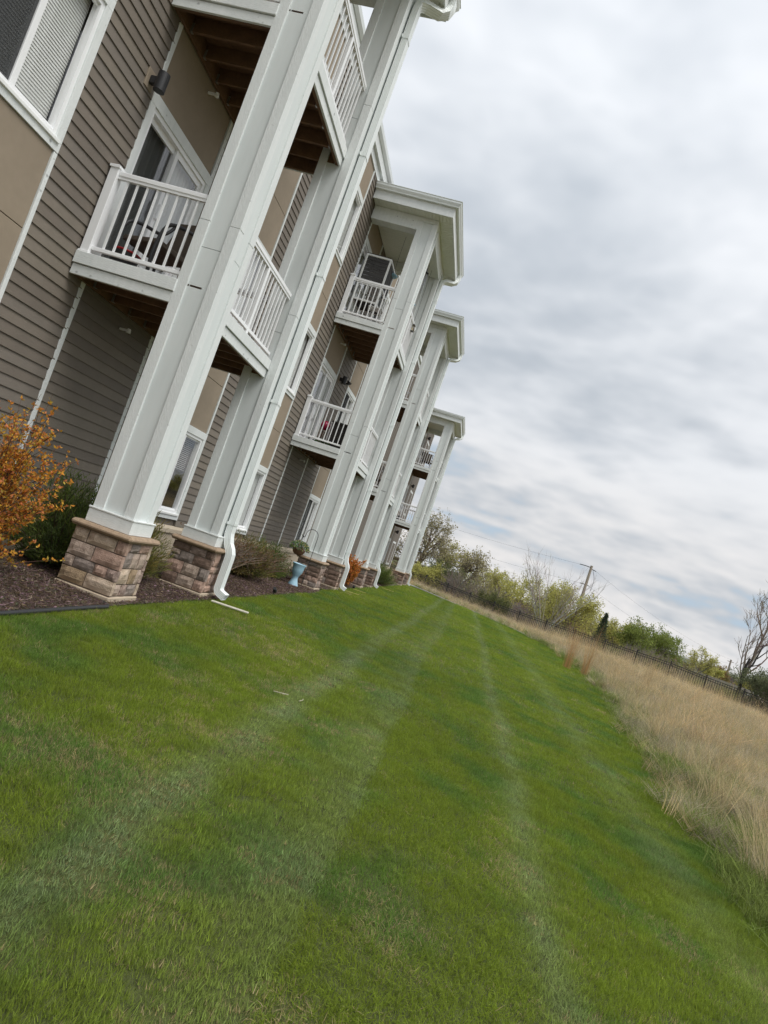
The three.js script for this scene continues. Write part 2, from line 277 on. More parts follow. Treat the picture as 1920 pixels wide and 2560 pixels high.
{
  const walls = [], rest = []; let count = 0;
  const W0 = XW - 0.2, W1 = XW - 0.002;
  for (const [a, b, y0, y1] of segs) walls.push(bx(W0, W1, y0 - 0.05, y1, b, a));
  for (const [a, b] of STRIPS) for (const [y0, y1] of [[BOT - 0.05, 0.76], [2.2, 3.9], [5.4, 7.06], [8.6, TOPY]]) walls.push(bx(W0, W1 - 0.02, y0, y1, b, a));
  for (const [a, b] of DOORZ) for (const [y0, y1] of [[3.2, 3.26], [5.2, 6.3], [8.3, TOPY]]) walls.push(bx(W0, W1 - 0.02, y0, y1, b, a));
  walls.push(bx(W0, -14, -0.1, TOPY, -35.5, -35.3), bx(-14, W0, -0.1, TOPY, 7.8, 8), bx(-14, -13.8, -0.1, TOPY, -35.3, 7.8));
  part('wall', merge(walls), siding[0], building);
  part('roof_slab', bx(-14, XW - 0.21, TOPY - 0.2, TOPY, -35.25, 7.75), M.roof, building);
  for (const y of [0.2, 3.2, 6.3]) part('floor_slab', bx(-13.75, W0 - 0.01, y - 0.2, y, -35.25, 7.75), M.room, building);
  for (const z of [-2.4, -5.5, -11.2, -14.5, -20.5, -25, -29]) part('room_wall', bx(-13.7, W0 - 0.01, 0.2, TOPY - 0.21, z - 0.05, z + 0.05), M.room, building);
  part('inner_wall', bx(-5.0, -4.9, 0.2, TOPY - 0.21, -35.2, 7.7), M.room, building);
  for (const [a, b, y0, y1, own] of segs) {
    const n = Math.round((y1 - y0) / COURSE), h = (y1 - y0) / n, g = wedge(b + 0.001, a - 0.001, h);
    for (let k = 0; k < n; k++) {
      const y = y0 + k * h;
      if (own && count < 300) { count++; const m = part('siding_board', g, siding[(R0() * 4) | 0], building); m.position.set(XW + (R0() - 0.5) * 0.0015, y, 0); }
      else { const q = g.clone(); q.translate(XW, y, 0); rest.push(q); }
    }
  }
  const s = part('siding', merge(rest), siding[1], building); s.userData.kind = 'stuff';
  // foundation and water-table ledge
  part('foundation', bx(XW - 0.22, XW + 0.02, -0.3, 0.5, -35.5, 8), M.ledge, building);
  part('water_table', extr([[0, 0.5], [0.05, 0.5], [0.05, 0.565], [0.016, 0.615], [0, 0.615]].map(([a, b]) => [a + XW - 0.002, b]), -35.5, 8, 'z'), M.ledge, building);
  // tan panels
  const tanPanel = (a, b, y0, y1, seam) => { const t = [[y0, y1]]; const list = seam ? [[y0, seam - 0.004], [seam + 0.004, y1]] : t; for (const [p, q] of list) part('tan_panel', bx(XW - 0.02, XW + 0.004, p, q, b + 0.05, a - 0.05, 0.002), M.tan, building); };
  for (const [a, b] of STRIPS) { tanPanel(a, b, 2.245, 3.855, 3.07); tanPanel(a, b, 5.445, 7.045, 6.2); tanPanel(a, b, 8.635, TOPY); }
  for (const [a, b] of DOORZ) { tanPanel(a, b, 5.28, 6.3); tanPanel(a, b, 8.4, TOPY); }
  // vertical white trim boards
  const vt = (z, y0, y1, w = 0.05) => part('trim_board', bx(XW - 0.01, XW + 0.021, y0, y1, z - w / 2, z + w / 2, 0.002), M.trim, building);
  for (const [a, b] of STRIPS) for (const z of [a - 0.022, b + 0.022]) { vt(z, 2.245, 3.855); vt(z, 5.445, 7.045); vt(z, 8.635, TOPY); }
  for (const [a, b] of DOORZ) { for (const z of [a, b]) { vt(z, BOT, 3.2, 0.07); vt(z, 5.282, 6.3, 0.07); vt(z, 8.402, TOPY, 0.07); } }
  vt(-35.44, BOT, TOPY, 0.12);
  // frieze, fascia and coping at the eaves
  part('frieze_board', bx(XW - 0.02, XW + 0.03, TOPY - 0.16, TOPY, -35.52, 8), M.trimX, building);
  part('eave_fascia', bx(XW - 0.5, XW + 0.09, TOPY + 0.003, TOPY + 0.2, -35.6, 8, 0.004), M.trimX, building);
  part('eave_coping', extr([[-0.5, 0], [0.11, 0], [0.15, 0.06], [0.16, 0.14], [-0.5, 0.17]].map(([a, b]) => [XW + a, TOPY + 0.203 + b]), -35.65, 8, 'z'), M.spout, building);
}
// windows
const flatBlind = (z0, z1, y0, y1, x, tilt, pitch = 0.03) => { const L = []; for (let y = y0; y < y1; y += pitch) { const g = new THREE.PlaneGeometry(z1 - z0, 0.034); g.rotateX(-Math.PI / 2 + tilt); g.rotateY(Math.PI / 2); g.translate(x, y, (z0 + z1) / 2); L.push(g.toNonIndexed()); } return merge(L); };
const pleat = (z0, z1, y0, y1, x, amp, n) => { const g = new THREE.PlaneGeometry(z1 - z0, y1 - y0, n * 6, 1); const p = g.attributes.position; for (let i = 0; i < p.count; i++) { const u = p.getX(i) / (z1 - z0) + 0.5; p.setXYZ(i, x + amp * Math.sin(u * n * 6.2832) + amp * 0.4 * Math.sin(u * n * 2.3 + 1), p.getY(i) + (y0 + y1) / 2, lerp(z0, z1, u)); } g.computeVertexNormals(); return g; };
let winCount = 0;
function win(a, b, y0, y1, kind) {
  // outer trim, frame, sashes; a = near z, b = far z
  const T = 0.09, x1 = XW + 0.024;
  const w = part('window', merge([bx(XW - 0.01, x1, y1 - T * 1.25, y1, b, a, 0.002), bx(XW - 0.01, x1, y0, y0 + T, b, a, 0.002), bx(XW - 0.01, x1, y0 + T + 0.001, y1 - T * 1.25 - 0.001, b, b + T, 0.002), bx(XW - 0.01, x1, y0 + T + 0.001, y1 - T * 1.25 - 0.001, a - T, a, 0.002)]), M.trim, building);
  part('sill', bx(XW - 0.01, x1 + 0.02, y0 + T - 0.02, y0 + T + 0.012, b + T * 0.5, a - T * 0.5, 0.003), M.white, w);
  const ia = a - T, ib = b + T, j0 = y0 + T + 0.012, j1 = y1 - T * 1.25, F = 0.045, xf0 = XW - 0.075, xf1 = XW + 0.006, mid = (ia + ib) / 2;
  part('frame', merge([bx(xf0, xf1, j0, j0 + F, ib, ia), bx(xf0, xf1, j1 - F, j1, ib, ia), bx(xf0, xf1, j0 + F, j1 - F, ib, ib + F), bx(xf0, xf1, j0 + F, j1 - F, ia - F, ia)]), M.vinyl, w);
  part('mullion', bx(xf0 + 0.01, xf1 - 0.01, j0 + F, j1 - F, mid - 0.032, mid + 0.032, 0.004), M.vinyl, w);
  for (const [p, q, k] of [[ib + F, mid - 0.032, 0], [mid + 0.032, ia - F, 1]]) {
    part('pane', bx(XW - 0.036 - k * 0.02, XW - 0.033 - k * 0.02, j0 + F + 0.001, j1 - F - 0.001, p, q), M.glass, w);
    part('sash', merge([bx(XW - 0.045, XW - 0.025, j0 + F, j0 + F + 0.03, p, q), bx(XW - 0.045, XW - 0.025, j1 - F - 0.03, j1 - F, p, q)]), M.vinyl, w);
  }
  const xb = XW - 0.115; part('insect_screen', bx(XW - 0.022, XW - 0.0215, j0 + F, j1 - F, mid + 0.03, ia - F), M.screen, w);
  if (kind === 'blind') part('blind', flatBlind(ib + 0.03, ia - 0.03, j0 + 0.03, j1 - 0.03, xb, 1.32), M.blind, w);
  else if (kind === 'half') part('blind', flatBlind(ib + 0.03, ia - 0.03, lerp(j0, j1, 0.55), j1 - 0.03, xb, 0.3), M.blind, w);
  else if (kind === 'curtain') { part('curtain', pleat(ib + 0.02, lerp(ib, ia, 0.32), j0, j1 - 0.02, xb, 0.02, 5), M.curtain, w); part('curtain', pleat(lerp(ib, ia, 0.75), ia, j0, j1 - 0.02, xb, 0.02, 4), M.drape, w); }
  winCount++;
  return w;
}
{
  const kinds = ['blind', 'half', 'curtain', 'blind', 'curtain', 'half'];
  STRIPS.forEach(([a, b], i) => [[0.72, 2.24], [3.86, 5.44], [7.05, 8.63]].forEach(([y0, y1], f) => win(a, b, y0, y1, i === 0 ? 'blind' : i === 1 ? (f === 0 ? 'half' : 'blind') : i === 2 ? ['curtain', 'blind', 'curtain'][f] : kinds[(i * 3 + f) % 6])));
  win(-33.0, -34.5, 0.75, 2.2, 'curtain'); win(-33.0, -34.5, 3.9, 5.44, 'blind'); win(-33.0, -34.5, 7.05, 8.6, 'half');
}
// sliding balcony doors
function door(a, b, y0, y1) {
  const T = 0.1, x1 = XW + 0.024;
  const w = part('balcony_door', merge([bx(XW - 0.01, x1, y1 - T * 1.3, y1, b - 0.03, a + 0.03, 0.002), bx(XW - 0.01, x1, y0, y1 - T * 1.3 - 0.001, b - 0.03, b + T - 0.03, 0.002), bx(XW - 0.01, x1, y0, y1 - T * 1.3 - 0.001, a - T + 0.03, a + 0.03, 0.002)]), M.trim, building);
  const ia = a - T + 0.03, ib = b + T - 0.03, j1 = y1 - T * 1.3, F = 0.05, mid = (ia + ib) / 2;
  part('frame', merge([bx(XW - 0.1, XW + 0.005, y0, y0 + F, ib, ia), bx(XW - 0.1, XW + 0.005, j1 - F, j1, ib, ia), bx(XW - 0.1, XW + 0.005, y0 + F, j1 - F, ib, ib + F), bx(XW - 0.1, XW + 0.005, y0 + F, j1 - F, ia - F, ia)]), M.vinyl, w);
  [[ib + F, mid + 0.03, 0.03], [mid - 0.03, ia - F, 0.065]].forEach(([p, q, d]) => {
    part('sash', merge([bx(XW - d - 0.02, XW - d + 0.01, y0 + F, y0 + F + 0.08, p, q), bx(XW - d - 0.02, XW - d + 0.01, j1 - F - 0.07, j1 - F, p, q), bx(XW - d - 0.02, XW - d + 0.01, y0 + F + 0.08, j1 - F - 0.07, p, p + 0.06), bx(XW - d - 0.02, XW - d + 0.01, y0 + F + 0.08, j1 - F - 0.07, q - 0.06, q)]), M.vinyl, w);
    part('pane', bx(XW - d - 0.006, XW - d - 0.003, y0 + F + 0.08, j1 - F - 0.07, p + 0.06, q - 0.06), M.glass, w);
  });
  part('curtain', pleat(ib + 0.03, lerp(ib, mid, 0.8), y0 + 0.03, j1 - 0.03, XW - 0.16, 0.022, 7), M.curtain, w);
  part('curtain', pleat(mid + 0.03, ia - 0.03, y0 + 0.03, j1 - 0.03, XW - 0.17, 0.02, 6), M.drape, w);
  part('handle', bx(XW - 0.02, XW + 0.015, y0 + 0.95, y0 + 1.15, mid - 0.015, mid + 0.015, 0.006), M.vinyl, w);
}
for (const [a, b] of DOORZ) { door(a, b, 3.262, 5.278); door(a, b, 6.302, 8.398); }

// porch columns on stone piers
function stoneVariant(seed) {
  const R = rngOf(seed), g = new THREE.BoxGeometry(1, 1, 1, 4, 3, 1), p = g.attributes.position;
  for (let i = 0; i < p.count; i++) {
    let x = p.getX(i), y = p.getY(i), z = p.getZ(i); const ex = Math.abs(x) > 0.49, ey = Math.abs(y) > 0.49;
    const n = N3(x * 2.3 + seed, y * 2.3, seed * 1.7), n2 = N3(x * 6 + seed * 3, y * 6, seed);
    if (z > 0) z = 0.42 + 0.16 * n + 0.1 * n2 - (ex || ey ? 0.2 : 0);
    if (ex) x -= Math.sign(x) * (0.012 + 0.016 * N3(y * 3, seed, 2)); if (ey) y -= Math.sign(y) * (0.02 + 0.03 * N3(x * 3, seed, 5));
    p.setXYZ(i, x, y, z);
  }
  g.deleteAttribute('uv'); const q = g.toNonIndexed(); q.computeVertexNormals(); return q;
}
const stones = [3, 8, 14, 21, 29, 37, 44].map(stoneVariant);
stones.forEach((g) => { const p = g.attributes.position, n = g.attributes.normal, uv = new Float32Array(p.count * 2); for (let i = 0; i < p.count; i++) { uv[2 * i] = p.getX(i) * 0.22 + (Math.abs(n.getX(i)) > 0.7 ? p.getZ(i) * 0.06 : 0); uv[2 * i + 1] = p.getY(i) * 0.15; } g.setAttribute('uv', new THREE.BufferAttribute(uv, 2)); });
const ROWS_A1 = [[0.27, [0, 0.48, 1]], [0.2, [0, 0.18, 0.56, 0.8, 1]], [0.28, [0, 0.46, 1]], [0.25, [0, 0.27, 0.8, 1]]];
function pier(col, x0, x1, z0, z1, seed, near, warm) {
  const R = rngOf(seed), O = 0.05, y0 = 0.075, y1 = 0.618, H = y1 - y0;
  part('plinth', bx(x0 - O - 0.004, x1 + O + 0.004, -0.12, 0.066, z0 - O - 0.004, z1 + O + 0.004, 0.006), M.plinth, col);
  part('pier_core', bx(x0 - O + 0.03, x1 + O - 0.03, 0.066, 0.64, z0 - O + 0.03, z1 + O - 0.03), M.mortar, col);
  const capB = bx(x0 - 0.09, x1 + 0.09, 0.622, 0.684, z0 - 0.09, z1 + 0.09, 0.024); part('pier_cap', capB, capM, col);
  const faces = [['z', 1, x0 - O, x1 + O, z1 + O], ['x', 1, z0 - O, z1 + O, x1 + O], ['z', -1, x0 - O, x1 + O, z0 - O], ['x', -1, z0 - O, z1 + O, x0 - O]];
  faces.forEach(([ax, sg, a, b, at], fi) => {
    if (ax === 'x') { a += 0.036; b -= 0.036; }
    let rows = fi === 0 && seed === 101 ? ROWS_A1 : null;
    if (!rows) { rows = []; let left = 1; while (left > 0.01) { let h = Math.min(left, 0.17 + R() * 0.14); if (left - h < 0.14) h = left; const cuts = [0]; let u = 0; while (u < 1) { const w = 0.18 + R() * 0.3; u = 1 - u - w < 0.16 ? 1 : u + w; cuts.push(Math.min(1, u)); } rows.push([h, cuts]); left -= h; } }
    let y = y0;
    for (const [fh, cuts] of rows) {
      const h = fh * H;
      for (let i = 0; i < cuts.length - 1; i++) {
        const u0 = lerp(a, b, cuts[i]), u1 = lerp(a, b, cuts[i + 1]), w = u1 - u0, splitY = near && h > 0.12 && w < 0.17 && R() < 0.35 && seed !== 101;
        for (const [ya, yb] of splitY ? [[y, y + h * 0.45], [y + h * 0.45, y + h]] : [[y, y + h]]) {
          const pool = warm ? [2, 3, 4, 5, 5, 0] : [0, 1, 2, 3, 0, 1, 6, 4];
          const m = part('stone', stones[(R() * stones.length) | 0], stoneM[pool[(R() * pool.length) | 0]], col);
          m.scale.set((w - 0.007) * (R() < 0.5 ? 1 : 1), yb - ya - 0.007, 0.07);
          const c = (u0 + u1) / 2, dd = at - sg * 0.036 + sg * (R() - 0.5) * 0.006;
          if (ax === 'z') { m.position.set(c, (ya + yb) / 2, dd); m.rotation.y = sg > 0 ? 0 : Math.PI; } else { m.position.set(dd, (ya + yb) / 2, c); m.rotation.y = sg > 0 ? Math.PI / 2 : -Math.PI / 2; }
        }
      }
      y += h;
    }
  });
}
const SOFFIT = 9.06;
function column(z1, seed, near) {
  const x0 = -SX, x1 = 0, z0 = z1 - SZ, I = 0.018, Q = 0.04, K = 0.115;
  const shaft = merge([[HT + 0.001, 3.648], [3.654, 6.79], [6.796, 8.99]].map(([a, b]) => bx(x0 + Q, x1 - Q, a, b, z0 + Q, z1 - Q)));
  const col = part('porch_column', shaft, M.panel, building);
  for (const [cx, cz] of [[0, 1], [1, 1], [1, 0], [0, 0]]) for (const [a, b] of [[HT + 0.001, 3.918], [3.922, 6.998], [7.002, SOFFIT - 0.11]]) {
    const xa = cx ? x1 - I - K : x0 + I, za = cz ? z1 - I - K : z0 + I;
    part('corner_board', bx(xa, xa + K, a, b, za, za + K, 0.003), M.trim, col);
  }
  part('head_board', bx(x0 + I - 0.001, x1 - I + 0.001, SOFFIT - 0.108, SOFFIT - 0.002, z0 + I - 0.001, z1 - I + 0.001, 0.003), M.trimX, col);
  part('skirt', bx(x0, x1, HB, HT - 0.02, z0, z1, 0.003), M.trimX, col);
  part('skirt_cap', bx(x0 - 0.007, x1 + 0.007, HT - 0.019, HT, z0 - 0.007, z1 + 0.007, 0.004), M.trimX, col);
  pier(col, x0, x1, z0, z1, seed, near, seed >= 102 && seed !== 101);
}
BAYS.forEach(([n, za, zb], i) => { column(za, 101 + i * 2, i < 2); column(zb, 102 + i * 2, i < 2); });

// balconies with railings
function rail(bal, len, name, mid) { // returned in local frame: along +u from 0..len at u axis = x ; caller places
  const g = part(name, merge([bx(0, len, 0.885, 0.94, -0.028, 0.028, 0.008), bx(0, len, 0.86, 0.886, -0.02, 0.02), bx(0, len, 0.06, 0.1, -0.02, 0.02, 0.004)]), M.vinyl, bal);
  const n = Math.max(2, Math.round(len / 0.112)); for (let k = 1; k < n; k++) { if (mid && Math.abs(k / n - 0.5) < 0.04) continue; part('baluster', bx(k / n * len - 0.0095, k / n * len + 0.0095, 0.1, 0.86, -0.0095, 0.0095), M.vinyl, g); }
  if (mid) part('post', bx(len / 2 - 0.028, len / 2 + 0.028, 0, 0.86, -0.024, 0.024, 0.004), M.vinyl, g);
  return g;
}
function balcony(za, zb, yb) { // yb: bottom of fascia
  const zc0 = za - 0.02, zc1 = zb - SZ + 0.02, xf = -0.155, xc = -SX + 0.03, yd = yb + 0.245;
  const bal = part('balcony', bx(XW + 0.03, xf - 0.045, yd - 0.045, yd - 0.03, zc1 + 0.06, zc0 - 0.06), M.wood, building);
  // three faces of fascia: lower and upper boards
  const fb = (y0, y1, pr) => { // pr = proud
    part('fascia_board', bx(XW + 0.025, xc, y0, y1, zc0 - 0.03, zc0 + pr, 0.003), M.trimX, bal);
    part('fascia_board', bx(xf - 0.03, xf + pr, y0, y1, zb + 0.02 - 0.055 + 0.01, za - SZ + 0.035, 0.003), M.trimX, bal);
    part('fascia_board', bx(XW + 0.025, xc, y0, y1, zc1 - pr, zc1 + 0.03, 0.003), M.trimX, bal);
  };
  fb(yb, yb + 0.108, 0.0); fb(yb + 0.116, yb + 0.245, 0.02);
  // rim beams and joists
  part('rim_beam', bx(xf - 0.075, xf - 0.032, yb + 0.006, yd - 0.046, zc1 + 0.04, zc0 - 0.04), M.wood, bal);
  part('rim_beam', bx(XW + 0.03, XW + 0.07, yb + 0.006, yd - 0.046, zc1 + 0.04, zc0 - 0.04), M.wood, bal);
  part('rim_beam', bx(XW + 0.071, xf - 0.076, yb + 0.002, yd - 0.046, zc0 - 0.072, zc0 - 0.032), M.wood, bal);
  part('rim_beam', bx(XW + 0.071, xf - 0.076, yb + 0.002, yd - 0.046, zc1 + 0.032, zc1 + 0.072), M.wood, bal);
  const n = Math.round((zc0 - zc1) / 0.4);
  for (let k = 1; k < n; k++) { const z = lerp(zc0, zc1, k / n); part('joist', bx(XW + 0.072, xf - 0.077, yb + 0.02, yd - 0.046, z - 0.019, z + 0.019, 0.003), M.wood, bal); part('joist_hanger', merge([bx(xf - 0.1, xf - 0.0765, yb + 0.016, yb + 0.12, z - 0.022, z + 0.022), bx(XW + 0.0715, XW + 0.1, yb + 0.016, yb + 0.12, z - 0.022, z + 0.022)]), M.steel, bal); }
  for (let x = XW + 0.04; x < xf - 0.15; x += 0.142) part('deck_board', bx(x, x + 0.137, yd - 0.03, yd - 0.004, zc1 + 0.02, zc0 - 0.02, 0.003), M.wood, bal);
  // railings: side facing along the building at both ends, and the front
  const post = (x, z) => { part('post', bx(x - 0.05, x + 0.05, yd - 0.004, yd + 0.97, z - 0.05, z + 0.05, 0.004), M.vinyl, bal); part('post_cap', (() => { const g = new THREE.ConeGeometry(0.085, 0.035, 4); g.rotateY(Math.PI / 4); const q = merge([g, bx(-0.06, 0.06, -0.045, -0.0175, -0.06, 0.06)]); q.translate(x, yd + 1.0, z); return q; })(), M.vinyl, bal); part('post_skirt', bx(x - 0.062, x + 0.062, yd - 0.003, yd + 0.022, z - 0.062, z + 0.062, 0.004), M.vinyl, bal); };
  const zs1 = zc0 - 0.05, zs2 = zc1 + 0.05, xp = XW + 0.09;
  post(xp, zs1); post(xp, zs2);
  const len = xc - (xp + 0.05);
  rail(bal, len, 'railing').position.set(xp + 0.05, yd, zs1);
  rail(bal, len, 'railing').position.set(xp + 0.05, yd, zs2);
  const fl = (za - SZ + 0.02) - (zb - 0.02), f = rail(bal, fl, 'railing', true); f.position.set(xf - 0.05, yd, za - SZ + 0.02); f.rotation.y = Math.PI / 2;
  return yd;
}
// porch roofs with beams, soffit, fascia, gutter and downspout
function porchRoof(za, zb) {
  const z1 = za, z0 = zb - SZ, O = 0.32, xo = 0.33;
  const roof = part('porch_roof', (() => { // low hip
    const a = [XW - 0.1, z1 + O, xo, z0 - O], y = 9.33, t = 9.62, P = [[a[0], y, a[1]], [a[2], y, a[1]], [a[2], y, a[3]], [a[0], y, a[3]], [XW - 0.1, t, (z0 + z1) / 2 + 0.3], [-0.9, t, (z0 + z1) / 2 + 0.3], [-0.9, t, (z0 + z1) / 2 - 0.3], [XW - 0.1, t, (z0 + z1) / 2 - 0.3]];
    const F = [[0, 1, 5, 4], [1, 2, 6, 5], [2, 3, 7, 6], [4, 5, 6, 7], [3, 2, 1, 0], [0, 4, 7, 3]], v = []; for (const f of F) for (const k of [0, 1, 2, 0, 2, 3]) v.push(...P[f[k]]);
    const g = new THREE.BufferGeometry(); g.setAttribute('position', new THREE.Float32BufferAttribute(v, 3)); g.computeVertexNormals(); return metricUV(g);
  })(), M.roof, building);
  // beams around the top
  const by0 = 8.73, I = 0.02;
  part('beam', bx(XW + 0.03, -SX + I - 0.001, by0, SOFFIT - 0.004, z1 - 0.3, z1 - I, 0.003), M.trimX, roof);
  part('beam', bx(XW + 0.03, -SX + I - 0.001, by0, SOFFIT - 0.004, z0 + I, z0 + 0.3, 0.003), M.trimX, roof);
  part('beam', bx(-0.32, -0.035, by0, SOFFIT - 0.004, zb - I + 0.001, z1 - SZ + I - 0.001, 0.003), M.trimX, roof);
  // porch ceiling of narrow boards
  const cb = []; for (let z = z0 + 0.31; z < z1 - 0.31; z += 0.1) cb.push(bx(XW + 0.03, -0.33, 8.965, 8.98, z, Math.min(z + 0.094, z1 - 0.31), 0.003)); cb.push(bx(XW + 0.03, -0.33, 8.98, 9.0, z0 + 0.3, z1 - 0.3));
  part('porch_ceiling', merge(cb), M.soffit, roof);
  // soffit strips: ribbed vinyl
  const rib = [], xi = -0.02;
  for (let x = XW + 0.03; x < xo - 0.02; x += 0.085) { rib.push(bx(x, Math.min(x + 0.07, xo - 0.02), SOFFIT + 0.0, SOFFIT + 0.012, z1 - 0.03, z1 + O - 0.02)); rib.push(bx(x, Math.min(x + 0.07, xo - 0.02), SOFFIT, SOFFIT + 0.012, z0 - O + 0.02, z0 + 0.03)); }
  for (let z = z0 - 0.03; z < z1 + 0.02; z += 0.085) rib.push(bx(xi - 0.02, xo - 0.02, SOFFIT - 0.001, SOFFIT + 0.011, z, z + 0.07));
  rib.push(bx(XW + 0.03, xo - 0.02, SOFFIT + 0.012, SOFFIT + 0.02, z0 - O + 0.02, z1 + O - 0.02));
  part('soffit', merge(rib), M.soffit, roof);
  // fascia boards
  part('fascia_board', bx(XW + 0.03, xo - 0.02, SOFFIT - 0.02, 9.3, z1 + O - 0.022, z1 + O, 0.003), M.trimX, roof);
  part('fascia_board', bx(xo - 0.022, xo, SOFFIT - 0.02, 9.3, z0 - O, z1 + O + 0.001, 0.003), M.trimX, roof);
  part('fascia_board', bx(XW + 0.03, xo - 0.02, SOFFIT - 0.02, 9.3, z0 - O, z0 - O + 0.022, 0.003), M.trimX, roof);
  // K-style gutters (mitred at the corners) on three sides
  const prof = [[0, 9.26], [0.062, 9.26], [0.068, 9.285], [0.09, 9.325], [0.1, 9.345], [0.1, 9.385], [0.112, 9.392], [0.112, 9.4], [0, 9.4]];
  const gut = (pts) => { const v = [], n = prof.length; for (let i = 0; i < n; i++) { const j = (i + 1) % n; const P = (k, e) => { const [o, y] = prof[k]; return [pts[e][0] + pts[e][2] * o, y, pts[e][1] + pts[e][3] * o]; }; const a = P(i, 0), b = P(j, 0), c = P(j, 1), d = P(i, 1); v.push(...a, ...b, ...c, ...a, ...c, ...d); }
    const g = new THREE.BufferGeometry(); g.setAttribute('position', new THREE.Float32BufferAttribute(v, 3)); g.computeVertexNormals(); return metricUV(g); };
  const gm = M.gutter ??= (() => { const m = M.spout.clone(); m.side = THREE.DoubleSide; return m; })();
  part('gutter', gut([[XW + 0.03, z1 + O + 0.002, 0, 1], [xo + 0.002, z1 + O + 0.002, 1, 1]]), gm, roof);
  part('gutter', gut([[xo + 0.002, z1 + O + 0.002, 1, 1], [xo + 0.002, z0 - O - 0.002, 1, -1]]), gm, roof);
  part('gutter', gut([[xo + 0.002, z0 - O - 0.002, 1, -1], [XW + 0.03, z0 - O - 0.002, 0, -1]]), gm, roof);
  // downspout: rectangular corrugated pipe swept along a path in the x-y plane
  const zd = zb - 0.27, W = 0.07, T = 0.044;
  const sweep = (path) => { const v = [], pr = []; const half = [[-T, -W], [-T, W], [T, W], [T, -W]]; // corrugations on the faces
    for (let e = 0; e < 4; e++) { const [a0, b0] = half[e], [a1, b1] = half[(e + 1) % 4]; const m = 8; for (let k = 0; k < m; k++) { const t = k / m, s = (k % 2 ? -0.0035 : 0); const nx = e === 0 ? -1 : e === 2 ? 1 : 0, nz = e === 1 ? 1 : e === 3 ? -1 : 0; pr.push([lerp(a0, a1, t) + nx * s, lerp(b0, b1, t) + nz * s]); } }
    const rings = path.map(([x, y, z], i) => { const A = path[Math.max(0, i - 1)], B = path[Math.min(path.length - 1, i + 1)], d = V(B[0] - A[0], B[1] - A[1], B[2] - A[2]).normalize(), sd = V(0, 0, 1).addScaledVector(d, -d.z).normalize(), up = sd.clone().cross(d); return pr.map(([a, b]) => V(x, y, z).addScaledVector(up, -a).addScaledVector(sd, b)); });
    for (let i = 0; i < rings.length - 1; i++) for (let k = 0; k < pr.length; k++) { const j = (k + 1) % pr.length, a = rings[i][k], b = rings[i][j], c = rings[i + 1][j], d = rings[i + 1][k]; for (const q of [a, c, b, a, d, c]) v.push(q.x, q.y, q.z); }
    const g = new THREE.BufferGeometry(); g.setAttribute('position', new THREE.Float32BufferAttribute(v, 3)); g.computeVertexNormals(); return metricUV(g); };
  const arc = (cx, cy, r, a0, a1, n = 7) => Array.from({ length: n + 1 }, (_, i) => { const a = lerp(a0, a1, i / n) * D2R; return [cx + r * Math.cos(a), cy + r * Math.sin(a), zd]; });
  const xs = 0.03;  // pipe axis runs this far out from the column line
  const dsp = part('downspout', sweep([[xs + 0.002, 8.62, zd], [xs, 8.4, zd], [xs, 0.98, zd], [xs, 0.9, zd]]), gm, building);
  // upper offset from the gutter: gooseneck starting at the far end of the front gutter
  const ze = z0 - O + 0.12;
  part('elbow', sweep([[xo + 0.05, 9.27, ze], [xo + 0.05, 9.15, ze], [xo + 0.03, 9.04, lerp(ze, zd, 0.08)], [xo - 0.06, 8.95, lerp(ze, zd, 0.25)], [0.11, 8.86, lerp(ze, zd, 0.75)], [0.045, 8.78, lerp(ze, zd, 0.97)], [xs + 0.004, 8.68, zd], [xs + 0.002, 8.61, zd]]), gm, dsp);
  part('elbow', sweep([[xs, 0.905, zd], [xs + 0.01, 0.86, zd], [0.07, 0.77, zd], [0.118, 0.7, zd], [0.142, 0.64, zd], [0.145, 0.58, zd], [0.145, 0.2, zd], ...arc(0.225, 0.19, 0.08, 180, 255, 6), [0.275, 0.085, zd]]), gm, dsp);
  for (const y of [1.02, 2.75, 4.6, 6.4, 8.2]) part('strap', merge([bx(-0.018, xs + T + 0.003, y, y + 0.035, zd - W - 0.004, zd - W - 0.001), bx(-0.018, xs + T + 0.003, y, y + 0.035, zd + W + 0.001, zd + W + 0.004), bx(xs + T + 0.001, xs + T + 0.004, y, y + 0.035, zd - W - 0.004, zd + W + 0.004), bx(-0.018, -0.006, y, y + 0.035, zd + W + 0.004, zd + W + 0.035)]), gm, dsp);
}
const deckTop = {};
for (const [n, za, zb] of BAYS) { deckTop[n + 2] = balcony(za, zb, 3.005); deckTop[n + 3] = balcony(za, zb, 6.075); porchRoof(za, zb); }
// wall lamps (unlit) on mounting blocks, sprinkler heads under the decks
function wallLamp(z, y, twin) {
  const l = part('wall_lamp', merge([bx(XW, XW + 0.03, y - 0.1, y + 0.1, z - 0.075, z + 0.075, 0.004)]), M.tan, building);
  part('bracket', bx(XW + 0.03, XW + 0.13, y - 0.045, y + 0.045, z - 0.03, z + 0.03, 0.008), M.black, l);
  const cy = new THREE.CylinderGeometry(0.062, 0.062, 0.2, 24); cy.translate(XW + 0.16, y, z); part('lamp_shade', cy, M.black, l);
  if (twin) { const c2 = new THREE.ConeGeometry(0.07, 0.13, 18); c2.rotateZ(0.6); c2.translate(XW + 0.2, y + 0.06, z - 0.3); part('lamp_head', c2, M.black, l); part('lamp_arm', bx(XW, XW + 0.2, y - 0.02, y + 0.02, z - 0.32, z - 0.28), M.black, l); }
}
wallLamp(-0.13, 5.28); wallLamp(-10.72, 5.3, true); wallLamp(-32.4, 5.6); wallLamp(-32.4, 2.75); wallLamp(-32.4, 8.6);
